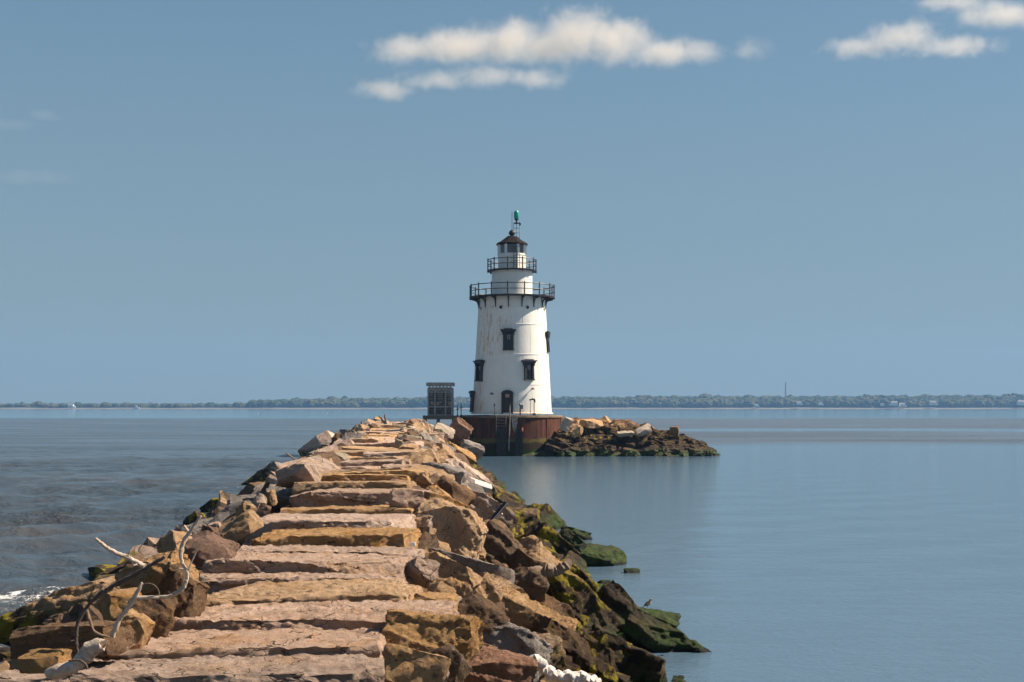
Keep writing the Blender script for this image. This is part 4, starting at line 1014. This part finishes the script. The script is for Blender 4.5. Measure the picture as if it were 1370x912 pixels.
tag(mb.build('far_beach', M['sand']), 'thin pale beach along the far shore', None, None, 'structure')
t = NT('far_tree_leaves'); p = t.pos(); n = t.noise(p, .03, 4, .6); n2 = t.noise(p, .35, 4, .7)
c = t.mix(t.ramp(n, .35, .65), (.025, .05, .018), (.10, .095, .035)); c = t.mix(t.ramp(n2, .5, .7, 0, .6), c, (.12, .11, .045)); c = t.mix(t.ramp(n2, .45, .3, 0, .7), c, (.018, .03, .012))
M['leaf'] = t.set(c, .9, 0, t.bump(n2, 1.5), .1)
rs = np.random.RandomState(8)
bm = bmesh.new(); bmesh.ops.create_icosphere(bm, subdivisions=3, radius=1)
bv = np.array([v.co[:] for v in bm.verts]); bf = np.array([[v.index for v in f.verts] for f in bm.faces]); bm.free()
variants = []
for i in range(10):
    q = [1+.32*noise.noise(Vector(x)*1.6+Vector((i*9, 0, 0)))+.3*noise.noise(Vector(x)*4+Vector((0, i*5, 0))) for x in bv]
    variants.append(bv*np.array(q)[:, None])
V, F_ = [], []; base = 0
for j in range(3400):
    px = rs.uniform(-260, 1640); row = rs.uniform(0, 1)**1.4
    dy_ = 20+row*310; h = max(0, (547-topL(px))/FS-8.5); z = np.interp(dy_, [p_[0] for p_ in prof], [p_[1] for p_ in prof])*h+1.5
    ht = rs.uniform(9, 12.5)*(1 if rs.rand() < .96 else 1.3)
    if px < 330: ht *= .62
    w = ht*rs.uniform(.6, 1.0)
    vv = variants[rs.randint(10)]; a = rs.uniform(0, 6.28); ca, sa = math.cos(a), math.sin(a)
    x = vv[:, 0]*ca-vv[:, 1]*sa; y = vv[:, 0]*sa+vv[:, 1]*ca
    V.append(np.stack([x*w+(px-CX)/FS, y*w+FY+dy_+6*math.sin(px*.013), vv[:, 2]*ht*.55+z+ht*.5], -1)); F_.append(bf+base); base += len(vv)
me = bpy.data.meshes.new('far_woods'); me.from_pydata(np.concatenate(V).tolist(), [], np.concatenate(F_).tolist())
tag(link('far_woods', me, M['leaf']), 'hazy green woods covering the whole far shore', 'woods', None, 'stuff')
M['houseroof'] = plain('grey_shingle_roof', (.20, .19, .19), (.28, .26, .25), .9, 0, .5)
def house(px, py, w, lab, flip=1):
    Yh = FY-2; s = FPX/Yh; c = W(px, py, Yh); wd = w/s; h = wd*.42; d = wd*.7
    o = empty('house', (c.x, Yh, c.z-h)); tag(o, lab, 'house', 'houses on the far shore')
    mb = MB(); mb.box((0, 0, h*.5), (wd, d, h))
    mb.add([(-wd/2, -d/2, h), (wd/2, -d/2, h), (wd/2, d/2, h), (-wd/2, d/2, h), (-wd/2, 0, h*1.75), (wd/2, 0, h*1.75)], [(0, 3, 4), (1, 5, 2), (0, 4, 5, 1), (3, 2, 5, 4), (0, 1, 2, 3)])
    mb.box((flip*wd*.62, -.5, h*.32), (wd*.4, d*.6, h*.64)); mb.build('wall', M['white'], o)
    mb = MB()
    for sg in (-1, 1): mb.box((0, sg*d*.27, h*1.42), (wd*1.06, d*.68, .35), (R(sg*-42), 0, 0))
    mb.build('roof', M['houseroof'], o)
    for k in (-.3, 0, .3):
        mb = MB(); mb.box((k*wd, -d/2-.06, h*.5), (wd*.1, .12, h*.4)); mb.build('window', M['glass'], o)
for a in ((1069, 539, 6, 'white house on the far shore just right of the radio mast'), (1098, 540, 5, 'small white house third from the radio mast'),
          (1196, 539, 8, 'wide white house at the middle of the right-hand far shore', -1), (1207, 541, 7, 'low pale house beside the wide white one'),
          (1248, 538.5, 8, 'bright white house on the far shore, brightest right of the mast'), (1366, 538, 9, 'large pale house at the right edge of the far shore'),
          (1012, 542, 5, 'small pale house left of the radio mast'), (95, 542, 7, 'grey house among the trees at the far left'), (1180, 541, 4, 'tiny pale house left of the wide white one')):
    house(*a)
# white motor boat close to the left shore
Yb = FY-60; c = W(183, 546.5, Yb); o = empty('motor_boat', (c.x, Yb, .1)); tag(o, 'white motor boat lying off the far left shore', 'boat')
mb = MB(); L = 9.5
sec = [(-L/2, 1.5, 1.9), (-L/4, 1.8, 2.0), (L/8, 1.6, 2.3), (L/2.6, .9, 2.8), (L/2, .08, 3.2)]; v = []
for x, b, h in sec: v += [(x, -b, h), (x, -b*.6, 0), (x, b*.6, 0), (x, b, h)]
mb.add(v, [(i*4+j, i*4+j+1, i*4+j+5, i*4+j+4) for i in range(4) for j in range(3)]+[(i*4+3, i*4, i*4+4, i*4+7) for i in range(4)]+[(0, 3, 2, 1), (16, 17, 18, 19)]); mb.build('hull', M['white'], o)
mb = MB(); mb.box((-.6, 0, 3.2), (4.2, 2.4, 1.9)); mb.box((-.9, 0, 4.9), (2.6, 2, 1.5)); mb.build('cabin', M['white'], o)
mb = MB(); mb.box((-.6, 0, 3.5), (4.24, 2.44, .6)); mb.build('window', M['glass'], o)
# radio mast
Ym = FY+260; c = W(1051, 530, Ym); zt = W(1051, 513, Ym).z
mb = MB()
for x, y in ((-1.4, -.8), (1.4, -.8), (0, 1.6)):
    mb.bar((x, y, 0), (x*.6, y*.6, zt), .5)
z = 0; k = 0
while z < zt-4:
    f1, f2 = 1-.4*z/zt, 1-.4*(z+4)/zt
    a, b_, cc = (-1.4, -.8), (1.4, -.8), (0, 1.6)
    for p1, p2 in ((a, b_), (b_, cc), (cc, a)): 
        mb.bar((p1[0]*f1, p1[1]*f1, z), (p2[0]*f2, p2[1]*f2, z+4), .25); mb.bar((p1[0]*f1, p1[1]*f1, z), (p2[0]*f1, p2[1]*f1, z), .25)
    z += 4
mb.bar((0, 0, zt), (0, 0, zt+3), .2)
o = mb.build('radio_mast', plain('mast_steel', (.12, .14, .15), (.16, .17, .18))); o.location = (c.x, Ym, 2); tag(o, 'thin lattice radio mast rising above the far woods on the right', 'mast')

# ------------------------------------------------------------------ haze over the sea
mb = MB(); mb.box((0, 1290, 62), (5200, 2900, 128))
hz = mb.build('haze', None); t = NT('sea_haze'); t.n.remove(t.b)
pv = t.new('ShaderNodeVolumePrincipled'); pv.inputs['Color'].default_value = (.27, .52, .92, 1); pv.inputs['Density'].default_value = .00017; pv.inputs['Anisotropy'].default_value = .1
t.l.new(pv.outputs[0], t.out.inputs['Volume']); hz.data.materials.append(t.m); tag(hz, 'thin blue haze over the sea', 'haze', None, 'stuff')

# ------------------------------------------------------------------ clouds, far outside the haze
CY = 4200.; CS = FPX/CY
def cloud(lab, blobs, dens=.02, amp=1.0, seed=0, nscale=.0125):
    CY = 3600.+seed*430; CS = FPX/CY
    pts = [(W(a, b, CY), w/CS, h/CS) for a, b, w, h in blobs]
    lo = Vector((min(p.x-w*1.25 for p, w, h in pts), 0, min(p.z-h*1.3 for p, w, h in pts))); hi = Vector((max(p.x+w*1.25 for p, w, h in pts), 0, max(p.z+h*1.4 for p, w, h in pts)))
    c = (lo+hi)/2; c.y = CY; D = 150.
    mb = MB(); mb.box((0, 0, 0), (hi.x-lo.x, D*2.4, hi.z-lo.z)); o = mb.build('cloud', None); o.location = c
    t = NT('cloud_vapour'); t.n.remove(t.b); v = t.coords(); f = None
    for p, w, h in pts:
        q = t.vm('MULTIPLY', t.vm('SUBTRACT', v, (p.x-c.x, 0, p.z-c.z)), (1/w, 1/D, 1/h))
        e = t.math('SUBTRACT', 1., t.vm('LENGTH', q)); f = e if f is None else t.math('MAXIMUM', f, e)
    nz = t.noise(t.vm('ADD', v, (seed*777, 0, 0)), nscale, 7, .62, .3)
    f = t.math('ADD', f, t.math('MULTIPLY', t.math('SUBTRACT', nz, .56), amp*2.2))
    d = t.math('MULTIPLY', t.ramp(f, -.08, 1.1), dens*.95)
    pv = t.new('ShaderNodeVolumePrincipled'); pv.inputs['Color'].default_value = (.92, .87, .82, 1); pv.inputs['Anisotropy'].default_value = .2
    t.l.new(d, pv.inputs['Density']); t.l.new(pv.outputs[0], t.out.inputs['Volume']); o.data.materials.append(t.m)
    return tag(o, lab, 'cloud', 'clouds low in the blue sky', 'structure')
cloud('largest white cloud, humped, above the lighthouse', [(545, 68, 65, 16), (620, 62, 85, 26), (680, 56, 85, 33), (770, 48, 70, 44), (726, 62, 75, 28), (820, 55, 75, 34), (890, 70, 85, 17)], .015, .85, 1)
cloud('thin flat cloud strip just under the largest one', [(590, 108, 90, 10), (650, 102, 75, 14), (715, 106, 60, 11), (515, 120, 50, 12)], .008, .95, 2)
cloud('small wisp of cloud right of the largest one', [(1006, 66, 34, 14)], .004, .9, 3)
cloud('low double-humped cloud at the upper right', [(1160, 62, 70, 16), (1210, 50, 60, 28), (1280, 62, 70, 14)], .009, .9, 4)
cloud('cloud cut by the top right corner of the sky', [(1345, 20, 90, 20), (1275, 2, 70, 8)], .011, .6, 5)
cloud('very faint wisp low at the left of the sky', [(40, 236, 80, 13)], .0007, .7, 6)
cloud('faint small wisp at the upper left of the sky', [(60, 154, 32, 7), (10, 166, 50, 9)], .0009, .8, 7)
